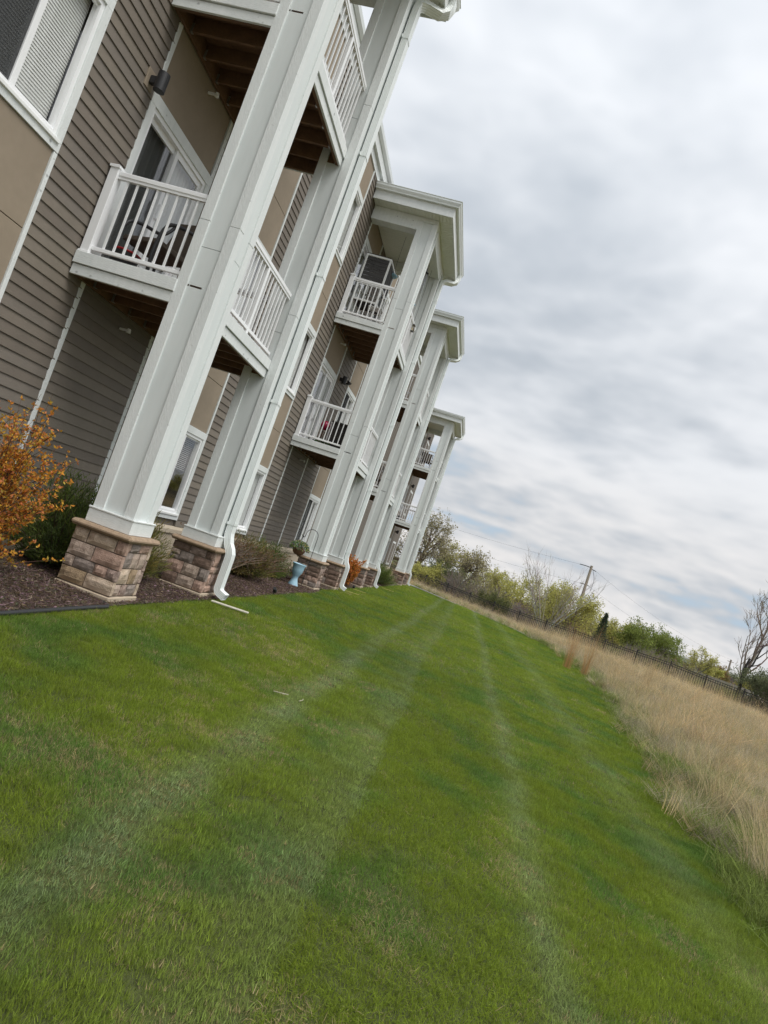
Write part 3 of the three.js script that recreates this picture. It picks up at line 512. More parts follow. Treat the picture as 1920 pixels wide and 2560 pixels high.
for (const [n, za] of BAYS) for (const y of [2.84, 5.95]) { const g = merge([new THREE.CylinderGeometry(0.02, 0.03, 0.05, 10), bx(-0.12, 0, -0.012, 0.012, -0.012, 0.012)]); g.translate(XW + 0.14, y, za - 1.15); part('sprinkler_head', g, M.white, building); }

// ───────────────────────── grass ─────────────────────────
const UP = V(0, 1, 0);
function tuft(seed, n, r, h, w, bendK, segs = 2) { const R = rngOf(seed), B = new Buf(); for (let i = 0; i < n; i++) { const a = R() * 6.2832, q = r * Math.sqrt(R()), hh = h * (0.55 + 0.6 * R()), k = 0.72 + 0.5 * R(); B.blade(V(Math.cos(a) * q, 0, Math.sin(a) * q), V(Math.cos(a * 3 + R() * 6), 0, Math.sin(a * 3 + R() * 6)).normalize(), hh, hh * bendK * (0.3 + R()), w * (0.7 + 0.6 * R()), [k, k * (0.96 + 0.08 * R()), k * (0.85 + 0.3 * R())], segs); } return B.geo(); }
const grassMat = new THREE.MeshPhysicalMaterial({ vertexColors: true, roughness: 1, specularIntensity: 0.25, transmission: 0.42, thickness: 0, side: THREE.DoubleSide });
function scatter(name, label, category, variants, spots) { // spots: {x,y,z,s,sy,rot,tx,tz,col}
  const groups = variants.map(() => []); spots.forEach((s, i) => groups[s.v ?? i % variants.length].push(s));
  groups.forEach((list, vi) => {
    if (!list.length) return;
    const m = new THREE.InstancedMesh(variants[vi], grassMat, list.length), o = new THREE.Object3D(), q = new THREE.Quaternion(), e = new THREE.Quaternion();
    list.forEach((s, i) => { e.setFromUnitVectors(UP, V(s.tx ?? 0, 1, s.tz ?? 0).normalize()); q.setFromAxisAngle(UP, s.rot); o.position.set(s.x, s.y, s.z); o.quaternion.copy(e).multiply(q); o.scale.set(s.s, s.sy ?? s.s, s.s); o.updateMatrix(); m.setMatrixAt(i, o.matrix); m.setColorAt(i, s.col); });
    m.name = numbered(name); sh(m); scene.add(m); tag(m, label, category, null, 'stuff');
  });
}
{
  // mown lawn
  const R = rngOf(77), spots = [], green = [0.225, 0.3, 0.03];
  const cell = (x0, x1, z0, z1, dens, sc) => {
    const n = Math.round((x1 - x0) * (z1 - z0) * dens);
    for (let i = 0; i < n; i++) {
      const x = lerp(x0, x1, R()), z = lerp(z0, z1, R()), e = lawnEdge(z);
      if (x > e + 0.25 * (R() - 0.3) || x < BEDX + 0.08 * N3(z * 0.7, 1, 5) - (z < -9 ? 0.1 : 0) + 0.02 + 0.04 * R()) continue;
      if (BAYS.some(([, a, b]) => x < 0.07 && ((z < a + 0.06 && z > a - SZ - 0.06) || (z < b + 0.06 && z > b - SZ - 0.06)))) continue;
      const n1 = fbm(x * 0.55, z * 0.4, 3.3, 3), n2 = fbm(x * 1.7, z * 1.5, 7.1, 3), n3 = fbm(x * 3.4, z * 3.4, 12, 3);
      // mowing passes: neighbouring passes are laid opposite ways by the roller, wheel tracks lie flatter
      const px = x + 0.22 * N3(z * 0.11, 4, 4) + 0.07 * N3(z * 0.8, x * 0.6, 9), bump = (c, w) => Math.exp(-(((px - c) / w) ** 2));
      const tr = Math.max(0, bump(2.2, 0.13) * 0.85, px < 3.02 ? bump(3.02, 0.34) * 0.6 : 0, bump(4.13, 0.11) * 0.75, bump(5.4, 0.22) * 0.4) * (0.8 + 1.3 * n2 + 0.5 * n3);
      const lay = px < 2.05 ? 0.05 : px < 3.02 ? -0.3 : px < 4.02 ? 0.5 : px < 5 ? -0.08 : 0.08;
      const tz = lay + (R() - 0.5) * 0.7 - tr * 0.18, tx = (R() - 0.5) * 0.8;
      // dead straw shows through in worn patches near the bed and underfoot
      const worn = sst(0.08, 0.5, n1 * 0.9 + n2 * 0.65 + n3 * 0.35 + 0.34 * sst(2.6, 0.4, x) * sst(-4, 1, z) + 0.36 * sst(1.2, 4.4, z) * sst(5.2, 3, x) - 0.05);
      const straw = R() < worn * 0.36 + 0.012;
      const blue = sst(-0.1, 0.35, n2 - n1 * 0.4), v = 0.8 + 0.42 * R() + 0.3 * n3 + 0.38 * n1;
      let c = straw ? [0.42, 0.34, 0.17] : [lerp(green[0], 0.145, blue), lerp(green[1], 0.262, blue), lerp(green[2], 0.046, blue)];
      if (!straw) c = c.map((q, k) => lerp(q, [0.36, 0.44, 0.22][k], Math.max(0, Math.min(1, tr)) * 0.8));  // pale sheen of the flattened wheel tracks is painted into the tuft colour
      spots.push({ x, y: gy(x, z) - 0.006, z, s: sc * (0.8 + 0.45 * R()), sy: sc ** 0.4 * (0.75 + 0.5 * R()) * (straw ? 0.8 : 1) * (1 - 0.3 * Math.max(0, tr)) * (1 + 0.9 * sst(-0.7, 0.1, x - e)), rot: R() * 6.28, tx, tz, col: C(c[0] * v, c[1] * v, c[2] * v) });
    }
  };
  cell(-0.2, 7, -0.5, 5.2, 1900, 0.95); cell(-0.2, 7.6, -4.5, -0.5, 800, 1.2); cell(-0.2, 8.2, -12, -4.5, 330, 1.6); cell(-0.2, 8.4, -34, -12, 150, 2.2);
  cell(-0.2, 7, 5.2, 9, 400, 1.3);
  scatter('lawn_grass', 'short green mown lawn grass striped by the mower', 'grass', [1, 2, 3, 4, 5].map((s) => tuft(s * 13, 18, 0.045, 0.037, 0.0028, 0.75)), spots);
}
{
  // unmown prairie grass to the right, dry and tan over green undergrowth
  const R = rngOf(91), tall = [], low = [];
  const cell = (x0, x1, z0, z1, dens, sc, dl) => {
    const n = Math.round((x1 - x0) * (z1 - z0) * (dens + dl));
    for (let i = 0; i < n; i++) {
      const x = lerp(x0, x1, R()), z = lerp(z0, z1, R()), e = lawnEdge(z), d = x - e - 0.12 - (R() - 0.5) * 0.5; if (d < -0.15) continue;
      if (z < -29.6 && z > -36.5 && x > -1.5 && x < 7.4 && Math.abs(z - (-34.6 + 5.2 * (x + 1.2) / 8.8 - 0.6)) < 1.3) continue;
      if (x < -1.4 && z > -37) continue;
      const n1 = fbm(x * 0.45, z * 0.45, 21, 3), n2 = fbm(x * 1.2, z * 1.2, 25, 3);
      const g = sst(-0.08, 0.3, n1 + 0.5 * n2 * 0.4 + 0.28 * sst(2, -2, z - 0) * 0 + 0.14 * sst(-6, 3, z) - 0.1 * sst(0.3, 1.6, d));
      if (R() < dl / (dens + dl)) { // green shoots and matted thatch
        const gr = R() < 0.3 + 0.55 * g + 0.1 * sst(-7, 0, z) + 0.3 * sst(1.0, 0.1, d), v = 0.6 + 0.8 * R(), c = gr ? [0.22, 0.28, 0.065] : n2 > 0.05 ? [0.58, 0.45, 0.26] : [0.55, 0.48, 0.34]; const q = 0.9 + 0.8 * Math.max(-0.4, fbm(x * 1.1, z * 1.1, 61, 3)); for (let k = 0; k < 3; k++) c[k] *= q; low.push({ x, y: gy(x, z) - 0.01, z, s: sc * (gr ? 1.2 + R() : 1 + 0.5 * R()), sy: sc * (gr ? 0.9 + 0.9 * R() : 1.6 + 2.2 * R()), rot: R() * 6.28, tx: (R() - 0.5) * (gr ? 0.5 : 3.6), tz: (R() - 0.5) * (gr ? 0.5 : 3.6), col: C(c[0] * v, c[1] * v, c[2] * v) });
      } else {
        if (d < 0.3 * R() || R() < g * 0.72) continue;
        const v = 0.55 + 0.85 * R(), warm = sst(-0.1, 0.3, n2), hue = sst(-0.25, 0.3, fbm(x * 0.22, z * 0.22, 41, 3)), c = [lerp(0.64, 0.62, warm) * lerp(0.85, 1.05, hue), lerp(0.54, 0.43, warm) * lerp(0.88, 1, hue), lerp(0.34, 0.22, warm) * lerp(1, 0.9, hue)];
        const ht = (0.3 + 0.6 * R() * R() + 0.95 * Math.max(0, n2 + 0.6 * fbm(x * 2.3, z * 2.3, 45, 2))) * (0.7 + 0.4 * sst(0, 1.4, d)) * lerp(1, 0.75, sst(-30, -45, z)) * (z < -31 && x < 9 ? 0.28 : 1);
        if (R() < 0.97 * sst(0.2, -0.02, n2 + 0.9 * fbm(x * 1.6, z * 1.6, 47, 2))) continue;
        tall.push({ x, y: gy(x, z) - 0.02, z, s: sc * (0.75 + 0.5 * R()), sy: ht, rot: R() * 6.28, tx: (R() - 0.5) * 1.3 - 0.15, tz: (R() - 0.5) * 1.3 + 0.15, col: C(c[0] * v, c[1] * v, c[2] * v) });
      }
    }
  };
  cell(5.2, 10, -4, 4.5, 12, 1, 440); cell(5.5, 14, -12, -4, 10, 1.1, 220); cell(5.5, 20, -32, -12, 8, 1.3, 90); cell(-3, 30, -58, -32, 8, 1.5, 14); cell(20, 38, -48, -22, 4, 1.6, 4);
  for (let i = 0; i < 900; i++) { const z = lerp(-34, 0.5, R()), x = lawnEdge(z) + 0.4 + 9 * R() ** 1.4, v = 0.8 + 0.5 * R(); tall.push({ x, y: gy(x, z) - 0.02, z, v: 5, s: 0.8 + 0.5 * R(), sy: 0.8 + 0.6 * R(), rot: R() * 6.28, tx: (R() - 0.5) * 0.4, tz: (R() - 0.5) * 0.4, col: C(0.58 * v, 0.45 * v, 0.24 * v) }); }
  for (const t of tall) t.v ??= (R() * 5) | 0;
  scatter('prairie_grass', 'tall dry tan prairie grass beside the mown lawn', 'grass', [31, 32, 33, 34, 35].map((s) => tuft(s, 20, 0.12, 0.85, 0.0055, 1.25, 5)).concat([tuft(36, 7, 0.1, 1.0, 0.005, 0.35, 4)]), tall);
  scatter('undergrowth_grass', 'matted thatch and green shoots under the prairie grass', 'grass', [41, 42, 43].map((s) => tuft(s, 16, 0.07, 0.13, 0.0048, 0.9, 2)), low);
}
{
  // mulch chips
  const R = rngOf(55), B = new Buf(); for (let k = 0; k < 7; k++) { const d = V(R() - 0.5, (R() - 0.5) * 0.5, R() - 0.5).normalize(); B.leaf(V((R() - 0.5) * 0.07, 0.006 + 0.014 * R(), (R() - 0.5) * 0.07), d, perp(d, R), 0.018 + 0.035 * R(), 0.004 + 0.006 * R(), [1, 1, 1].map(() => 0.6 + 0.6 * R())); }
  const spots = []; for (let i = 0; i < 30000; i++) { const z = i < 22000 ? lerp(-9, 4, R()) : lerp(-24, -9, R()), x = lerp(-1.6, BEDX - 0.02 + 0.08 * N3(z * 0.7, 1, 5) - (z < -9 ? 0.1 : 0), Math.sqrt(R())), u = (x + 1.9) / 2, v = 0.6 + 0.8 * R(), pale = R() < 0.2; const c = pale ? [0.34, 0.3, 0.255] : [0.125, 0.1, 0.08]; spots.push({ x, y: gy(x, z) + 0.012 + 0.03 * Math.sin(Math.PI * Math.min(1, u)), z, s: 0.8 + 0.7 * R(), rot: R() * 6.28, tx: (R() - 0.5) * 0.6, tz: (R() - 0.5) * 0.6, col: C(c[0] * v, c[1] * v, c[2] * v) }); }
  scatter('mulch_chips', 'shredded bark mulch chips covering the planting bed', 'mulch', [B.geo()], spots);
}

// ───────────────────────── planting along the building ─────────────────────────
function twiggyShrub(o, x, y, z, { seed, n, h, spread, stemCol, leafCol, leaves, leafLen, droop = 0.3, twig = 3, lean = [0, 0], low = false }) {
  const R = rngOf(seed), S = new Buf(), L = new Buf();
  for (let i = 0; i < n; i++) {
    const a = R() * 6.2832, out = spread * (0.25 + 0.85 * R()), hh = h * (low ? 0.18 + 0.87 * R() : 0.55 + 0.5 * R()), pts = [], rr = [], b = V((R() - 0.5) * 0.25, 0, (R() - 0.5) * 0.25), K = 7;
    for (let k = 0; k <= K; k++) { const t = k / K; pts.push(b.clone().add(V((Math.cos(a) * out + lean[0]) * t ** 1.3 + 0.03 * N3(i, t * 4, 1), hh * (t * (1 + droop) - droop * t * t * 1.1), (Math.sin(a) * out + lean[1]) * t ** 1.3 + 0.03 * N3(i, t * 4, 5)))); rr.push(lerp(0.006, 0.0015, t)); }
    S.limb(pts, rr, 4, stemCol.map((c) => c * (0.8 + 0.4 * R())));
    const kids = [pts]; for (let q = 0; q < twig; q++) { const at = 2 + ((R() * (K - 2)) | 0), d = rdir(R).multiplyScalar(0.6).add(V(0, 0.45, 0)).add(pts[at].clone().sub(pts[at - 1]).normalize()).normalize(), len = h * (0.12 + 0.25 * R()), tp = []; for (let k = 0; k <= 3; k++) tp.push(pts[at].clone().addScaledVector(d, len * k / 3).add(V(0, -0.05 * (k / 3) ** 2 * len, 0))); S.limb(tp, [0.003, 0.0024, 0.0018, 0.001], 3, stemCol); kids.push(tp); }
    for (const kp of kids) for (let q = 0; q < leaves; q++) { const f = 0.12 + 0.88 * R() ** 1.7, s = f * (kp.length - 1), i0 = Math.min(kp.length - 2, s | 0), c = kp[i0].clone().lerp(kp[i0 + 1], s - i0); const m = 2 + (R() * 3 | 0); for (let w = 0; w < m; w++) { const d = rdir(R).add(V(0, 0.35, 0)).normalize(), lc = leafCol[(R() * leafCol.length) | 0], v = 0.75 + 0.5 * R(); L.leaf(c.clone(), d, perp(d, R), leafLen * (0.6 + 0.7 * R()), leafLen * 0.55, lc.map((u) => u * v)); } }
  }
  o.position.set(x, y, z); part('stems', S.geo(), M.bark, o); if (L.p.length) part('foliage', L.geo(), M.leafy, o);
}
M.leafy = new THREE.MeshPhysicalMaterial({ vertexColors: true, roughness: 1, specularIntensity: 0.3, side: THREE.DoubleSide, transmission: 0.4, thickness: 0 });
const ORANGE = [[0.66, 0.27, 0.04], [0.68, 0.33, 0.05], [0.58, 0.32, 0.04], [0.69, 0.26, 0.1], [0.48, 0.35, 0.06]];
{
  const o = thing('orange_shrub', 'large orange leaved arching shrub by the nearest stone pier', 'shrub'); twiggyShrub(o, -0.8, 0.02, 1.12, { seed: 11, n: 150, h: 1.38, spread: 0.6, low: true, stemCol: [0.10, 0.055, 0.035], leafCol: ORANGE, leaves: 13, leafLen: 0.034, twig: 4 });
  const o1 = thing('orange_shrub', 'second orange shrub at the frame edge in the mulch bed', 'shrub'); twiggyShrub(o1, -0.75, 0.02, 1.95, { seed: 12, n: 90, h: 1.35, spread: 0.6, stemCol: [0.10, 0.055, 0.035], leafCol: ORANGE, leaves: 13, leafLen: 0.028, twig: 4 });
  const o2 = thing('orange_shrub', 'small upright orange shrub beyond the second downspout', 'shrub'); twiggyShrub(o2, -0.15, 0.02, -13.3, { seed: 13, n: 36, h: 0.85, spread: 0.26, stemCol: [0.12, 0.06, 0.035], leafCol: ORANGE.map((c) => [c[0], c[1] * 0.85, c[2]]), leaves: 22, leafLen: 0.042, twig: 4 });
}
function juniper(o, x, y, z, { seed, r, h, n, cols, flat = 0.5 }) {
  const R = rngOf(seed), S = new Buf(), L = new Buf();
  for (let i = 0; i < n; i++) {
    const a = R() * 6.2832, el = 0.25 + R() * 1.1, d = V(Math.cos(a) * Math.cos(el), Math.sin(el), Math.sin(a) * Math.cos(el)), len = (0.6 + 0.45 * R()), e = V(d.x * r * len, Math.max(0.1, d.y * h * len), d.z * r * len), pts = []; for (let k = 0; k <= 4; k++) { const t = k / 4; pts.push(V(e.x * t, e.y * (t * 1.15 - 0.15 * t * t), e.z * t)); }
    S.limb(pts, [0.008, 0.006, 0.005, 0.003, 0.001], 3, [0.10, 0.065, 0.045]);
    const cc = cols[(R() * cols.length) | 0];
    for (let k = 0; k < 60; k++) { const t = 0.3 + 0.7 * R(), s = t * 4, i0 = Math.min(3, s | 0), c = pts[i0].clone().lerp(pts[i0 + 1], s - i0).add(rdir(R).multiplyScalar(0.05)), dd = e.clone().normalize().add(rdir(R).multiplyScalar(0.6)).normalize(), v = 0.6 + 0.75 * R(); L.leaf(c, dd, perp(dd, R), 0.05 + 0.05 * R(), 0.009, cc.map((u) => u * v)); }
  }
  o.position.set(x, y, z); part('stems', S.geo(), M.bark, o); part('foliage', L.geo(), M.leafy, o);
}
const JG = [[0.115, 0.17, 0.035], [0.15, 0.195, 0.04], [0.09, 0.13, 0.035]], JO = [[0.2, 0.2, 0.05], [0.26, 0.2, 0.06], [0.15, 0.17, 0.045]];
[['low dark juniper behind the orange shrub and nearest pier', -1.0, -0.5, 21, 0.66, 1.08, 300, JG], ['feathery green juniper between the two nearest stone piers', -0.72, -1.45, 22, 0.55, 0.85, 230, JO],
  ['olive and brown juniper before the wall past the downspout', -0.95, -5.9, 23, 0.85, 0.85, 260, JO], ['green juniper behind the blue planter urn', -1.0, -7.7, 24, 0.8, 0.8, 240, JG],
  ['rounded green juniper before the third pair of columns', -0.25, -21.5, 25, 0.95, 0.85, 220, JG.map((c) => c.map((u) => u * 1.2))], ['taller green juniper against the wall near the last columns', -0.9, -24.3, 26, 0.9, 1.05, 200, JG]]
  .forEach(([l, x, z, seed, r, h, n, cols]) => { const o = thing('juniper_shrub', l, 'shrub', 0, 0, 0, 'junipers in the planting bed'); juniper(o, x, 0.02, z, { seed, r, h, n, cols }); });
{
  const a = thing('bare_shrub', 'leafless grey brown twiggy shrub beside the nearest downspout', 'shrub'); twiggyShrub(a, -0.72, 0.02, -4.3, { seed: 31, n: 190, h: 0.78, spread: 0.75, stemCol: [0.26, 0.2, 0.16], leafCol: [[0.22, 0.13, 0.06]], leaves: 1, leafLen: 0.03, twig: 5, droop: 0.5 });
  const b = thing('bare_shrub', 'leafless brown shrub spilling toward the blue planter', 'shrub'); twiggyShrub(b, -0.62, 0.02, -5.9, { seed: 32, n: 180, h: 0.68, spread: 0.7, stemCol: [0.24, 0.17, 0.12], leafCol: [[0.22, 0.13, 0.06], [0.14, 0.12, 0.04]], leaves: 1, leafLen: 0.035, twig: 5, droop: 0.55 });
}

// ───────────────────────── things on the ground ─────────────────────────
{ // black lawn edging
  const pts = []; for (let z = 4; z >= 0.15; z -= 0.2) pts.push([BEDX + 0.05 + 0.08 * N3(z * 0.7, 1, 5) , gy(0.1, z) + 0.025, z]); pts.push([0.02, 0.02, 0.09]);
  solo('lawn_edging', tubeGeo(pts, 0.022, 60, 8), M.black, 'black plastic edging between the mulch bed and the lawn', 'edging');
}
{ // blue urn planter
  const o = thing('urn_planter', 'pale blue hourglass urn planter with dry soil in the bed', 'planter', -0.28, 0.03, -7.9); o.scale.set(0.76, 0.97, 0.76);
  const prof = [[0, 0], [0.15, 0], [0.155, 0.015], [0.115, 0.09], [0.085, 0.16], [0.08, 0.2], [0.1, 0.24], [0.15, 0.31], [0.165, 0.38], [0.17, 0.45], [0.2, 0.495], [0.2, 0.51], [0.18, 0.51], [0.165, 0.47], [0.14, 0.44], [0, 0.44]].map(([a, b]) => new THREE.Vector2(a, b));
  part('bowl', new THREE.LatheGeometry(prof, 40), mat({ map: blotch(hex(0x8fb7cc), hex(0xa7c6d4), 121, 6, 1), roughness: 0.35 }), o);
  const s = new THREE.CylinderGeometry(0.172, 0.15, 0.03, 30); s.translate(0, 0.465, 0); part('soil', s, mat({ map: blotch(hex(0x5c4a3e), hex(0x93816f), 122, 12, 0.2), roughness: 1 }), o);
  for (const a of [-1, 1]) { const t = new THREE.TorusGeometry(0.045, 0.012, 8, 18, Math.PI * 1.3); t.rotateZ(a > 0 ? -Math.PI * 0.65 : Math.PI * 0.35); t.translate(a * 0.155, 0.33, 0); part('handle', t, mat({ color: 0x6c4a38, roughness: 0.5 }), o); }
}
{ // shepherd hook and hanging basket
  const hx = -0.2, hz = -8.35, o = thing('shepherd_hook', 'thin black shepherd hook pole before the second pier', 'garden hook', hx, 0.0, hz);
  const pts = [[0, -0.1, 0], [0, 0.6, 0], [0, 1.12, 0]]; for (let k = 0; k <= 12; k++) { const a = Math.PI * k / 12; pts.push([-0.14 + 0.14 * Math.cos(a), 1.17 + 0.14 * Math.sin(a), 0]); } pts.push([-0.29, 1.1, 0], [-0.33, 1.09, 0], [-0.36, 1.13, 0]);
  part('pole', tubeGeo(pts, 0.007, 90, 8), M.black, o);
  const b = thing('hanging_basket', 'coco lined hanging basket of variegated flowers on the hook', 'flower basket', hx - 0.32, 0.66, hz);
  const prof = [[0, 0], [0.07, 0.01], [0.12, 0.05], [0.15, 0.12], [0.155, 0.15], [0.14, 0.15], [0, 0.13]].map(([a, c]) => new THREE.Vector2(a, c)); part('liner', new THREE.LatheGeometry(prof, 28), mat({ map: blotch(hex(0x6a4c38), hex(0x8e6c50), 125, 12, 0.3), bumpMap: pebbleBump, bumpScale: 0.006, roughness: 1 }), b);
  const R = rngOf(61), L = new Buf(); for (let i = 0; i < 900; i++) { const d = rdir(R); d.y = Math.abs(d.y); const c = V(d.x * 0.2, 0.13 + d.y * 0.17, d.z * 0.2).multiplyScalar(1), dd = d.clone().add(rdir(R).multiplyScalar(0.7)).normalize(), k = R(), col = k < 0.45 ? [0.12, 0.24, 0.09] : k < 0.72 ? [0.42, 0.5, 0.24] : k < 0.88 ? [0.42, 0.36, 0.42] : [0.55, 0.5, 0.16]; L.leaf(c, dd, perp(dd, R), 0.035 + 0.03 * R(), 0.026, col.map((u) => u * (0.7 + 0.5 * R()))); }
  part('flowers', L.geo(), M.leafy, b);
  for (const a of [0, 2.1, 4.2]) part('hanger_wire', tubeGeo([[0.14 * Math.cos(a), 0.14, 0.14 * Math.sin(a)], [0.07 * Math.cos(a), 0.3, 0.07 * Math.sin(a)], [0, 0.45, 0]], 0.0025, 8, 5), M.black, b);
}
{ // white drain pipe and fallen strips on the grass
  const pvc = mat({ map: blotch(hex(0xb9b4a4), hex(0xd2cdbd), 131, 9, 0.3), roughness: 0.7 });
  const g = bx(-0.25, 0.25, 0, 0.022, -0.028, 0.028, 0.006); const m = solo('wooden_slat', g, pvc, 'weathered pale wooden slat lying on the lawn by the nearest downspout', 'slat'); m.position.set(0.46, gy(0.45, -2.2) + 0.03, -2.22); m.rotation.y = 0.2;
  const st = mat({ color: 0xb7ad62, roughness: 0.8 });
  [['long pale strip lying on the grass near the second downspout', 0.3, -11.5, 0.66, 0.25], ['short pale strip on the grass beyond the second downspout', 0.35, -13.2, 0.4, 0.2], ['tiny pale strip on the grass near the third downspout', 0.45, -19.5, 0.5, 0.25]].forEach(([l, x, z, len, r]) => { const q = solo('fallen_strip', bx(-len / 2, len / 2, 0, 0.012, -0.012, 0.012, 0.003), st, l, 'strip'); q.position.set(x, gy(x, z) + 0.045, z); q.rotation.y = r; });
  const lampAt = (x, z, l) => { const o = thing('garden_spotlight', l, 'garden light', x, gy(x, z), z); const c = new THREE.CylinderGeometry(0.03, 0.04, 0.09, 14); c.rotateX(0.9); c.translate(0, 0.1, 0); part('lamp_head', c, M.black, o); part('stake', new THREE.CylinderGeometry(0.008, 0.008, 0.16, 6).translate(0, 0.02, 0), M.black, o); };
  lampAt(0.1, -5.3, 'small black garden spotlight at the bed edge before the urn'); lampAt(0.12, -13.4, 'small black garden spotlight beside the second downspout');
  const tw = mat({ color: 0xb4ad98, roughness: 0.9 });
  [['pale forked twig lying on the mown lawn', 2.05, 0.55, 0.13], ['pale straight twig lying on the mown lawn', 2.22, 0.5, 0.11]].forEach(([l, x, z, s], i) => { const q = solo('fallen_twig', merge([tubeGeo([[-s / 2, 0, 0], [0, 0.004, s * 0.12], [s / 2, 0, 0]], 0.003, 8, 5), tubeGeo([[0, 0.004, s * 0.12], [s * 0.2, 0.004, s * 0.32]], 0.002, 4, 5)].slice(0, i ? 1 : 2)), tw, l, 'twig'); q.position.set(x, gy(x, z) + 0.036, z); q.rotation.y = 0.5 + i; });
}

// ───────────────────────── things on the balconies ─────────────────────────
function wickerChair(label, x, y, z, turn, cushion) {
  const o = thing('wicker_chair', label, 'chair', x, y, z); o.rotation.y = turn;
  const weave = M.weave ??= mat({ map: tex(128, (u, v) => { const a = Math.sin(u * 6.2832 * 8), b = Math.sin(v * 6.2832 * 16), t = (a * b > 0 ? 0.5 : 0.15) + 0.12 * N3(u * 20, v * 20, 1); return [0.24 + 0.3 * t, 0.21 + 0.26 * t, 0.18 + 0.22 * t]; }, { per: 0.16, srgb: true }), bumpMap: tex(128, (u, v) => 0.5 + 0.5 * Math.sin(u * 6.2832 * 8) * Math.sin(v * 6.2832 * 16), { per: 0.16 }), bumpScale: 0.006, roughness: 0.8 });
  part('seat', bx(-0.27, 0.27, 0.36, 0.42, -0.27, 0.27, 0.012), weave, o);
  const back = bx(-0.27, 0.27, 0, 0.55, -0.02, 0.02, 0.01); const b = part('backrest', back, weave, o); b.position.set(0, 0.42, -0.25); b.rotation.x = -0.28;
  for (const s of [-1, 1]) { part('arm', tubeGeo([[s * 0.3, 0.95, -0.4], [s * 0.31, 0.72, -0.24], [s * 0.31, 0.66, 0.05], [s * 0.3, 0.58, 0.24], [s * 0.29, 0.3, 0.3], [s * 0.29, 0.0, 0.28]], 0.02, 24, 8), M.black, o); part('leg', tubeGeo([[s * 0.27, 0.4, -0.24], [s * 0.28, 0.2, -0.28], [s * 0.29, 0, -0.34]], 0.018, 8, 8), M.black, o); }
  if (cushion) part('cushion', bx(-0.24, 0.24, 0.42, 0.49, -0.22, 0.26, 0.03), mat({ color: 0x9a8d7c, roughness: 0.9 }), o);
  return o;
}
wickerChair('dark woven wicker armchair on the nearest second floor balcony', -1.1, deckTop.A2, -0.52, -0.3);
{
  const o = thing('planter_bucket', 'black and red bucket in the corner of the nearest balcony', 'bucket', -1.35, deckTop.A2, -0.4);
  part('tub', new THREE.LatheGeometry([[0, 0], [0.11, 0], [0.14, 0.24], [0.128, 0.24], [0.1, 0.02], [0, 0.02]].map(([a, b]) => new THREE.Vector2(a, b)), 28), M.black, o);
  part('rim', new THREE.TorusGeometry(0.137, 0.012, 8, 32).rotateX(Math.PI / 2).translate(0, 0.235, 0), mat({ color: 0xa81f24, roughness: 0.4 }), o);
}
{ // B2: red globe on a stand, dark box
  const o = thing('globe_lantern', 'magenta red glass globe on a metal stand on the second balcony', 'lantern', -1.12, deckTop.B2, -9.15);
  part('globe', new THREE.SphereGeometry(0.115, 32, 24).translate(0, 0.5, 0), mat({ color: 0x9c1f44, roughness: 0.15 }), o);
  for (const a of [0, 2.1, 4.2]) part('leg', tubeGeo([[0.1 * Math.cos(a), 0.42, 0.1 * Math.sin(a)], [0.03 * Math.cos(a), 0.28, 0.03 * Math.sin(a)], [0.13 * Math.cos(a), 0, 0.13 * Math.sin(a)]], 0.009, 12, 6), mat({ color: 0x5a3a22, roughness: 0.5 }), o);
  const p = thing('trailing_plant', 'small trailing green plant on the floor of the second balcony', 'plant', -1.0, deckTop.B2, -8.86); const R = rngOf(71), L = new Buf(); for (let i = 0; i < 260; i++) { const d = rdir(R); d.y = Math.abs(d.y) * 0.6; L.leaf(V(d.x * 0.24 * R(), 0.02 + 0.1 * R(), d.z * 0.07 * R()), d, perp(d, R), 0.05, 0.03, [0.07, 0.15, 0.05].map((u) => u * (0.6 + R()))); } part('leaves', L.geo(), M.leafy, p);
  const c = thing('storage_box', 'dark brown storage box on the second balcony behind the railing', 'storage box', -0.72, deckTop.B2, -9.2); part('body', bx(-0.2, 0.2, 0, 0.6, -0.25, 0.25, 0.012), mat({ color: 0x2c2926, roughness: 0.7 }), c); part('lid', bx(-0.22, 0.22, 0.6, 0.64, -0.27, 0.27, 0.01), mat({ color: 0x35312d, roughness: 0.6 }), c);
}
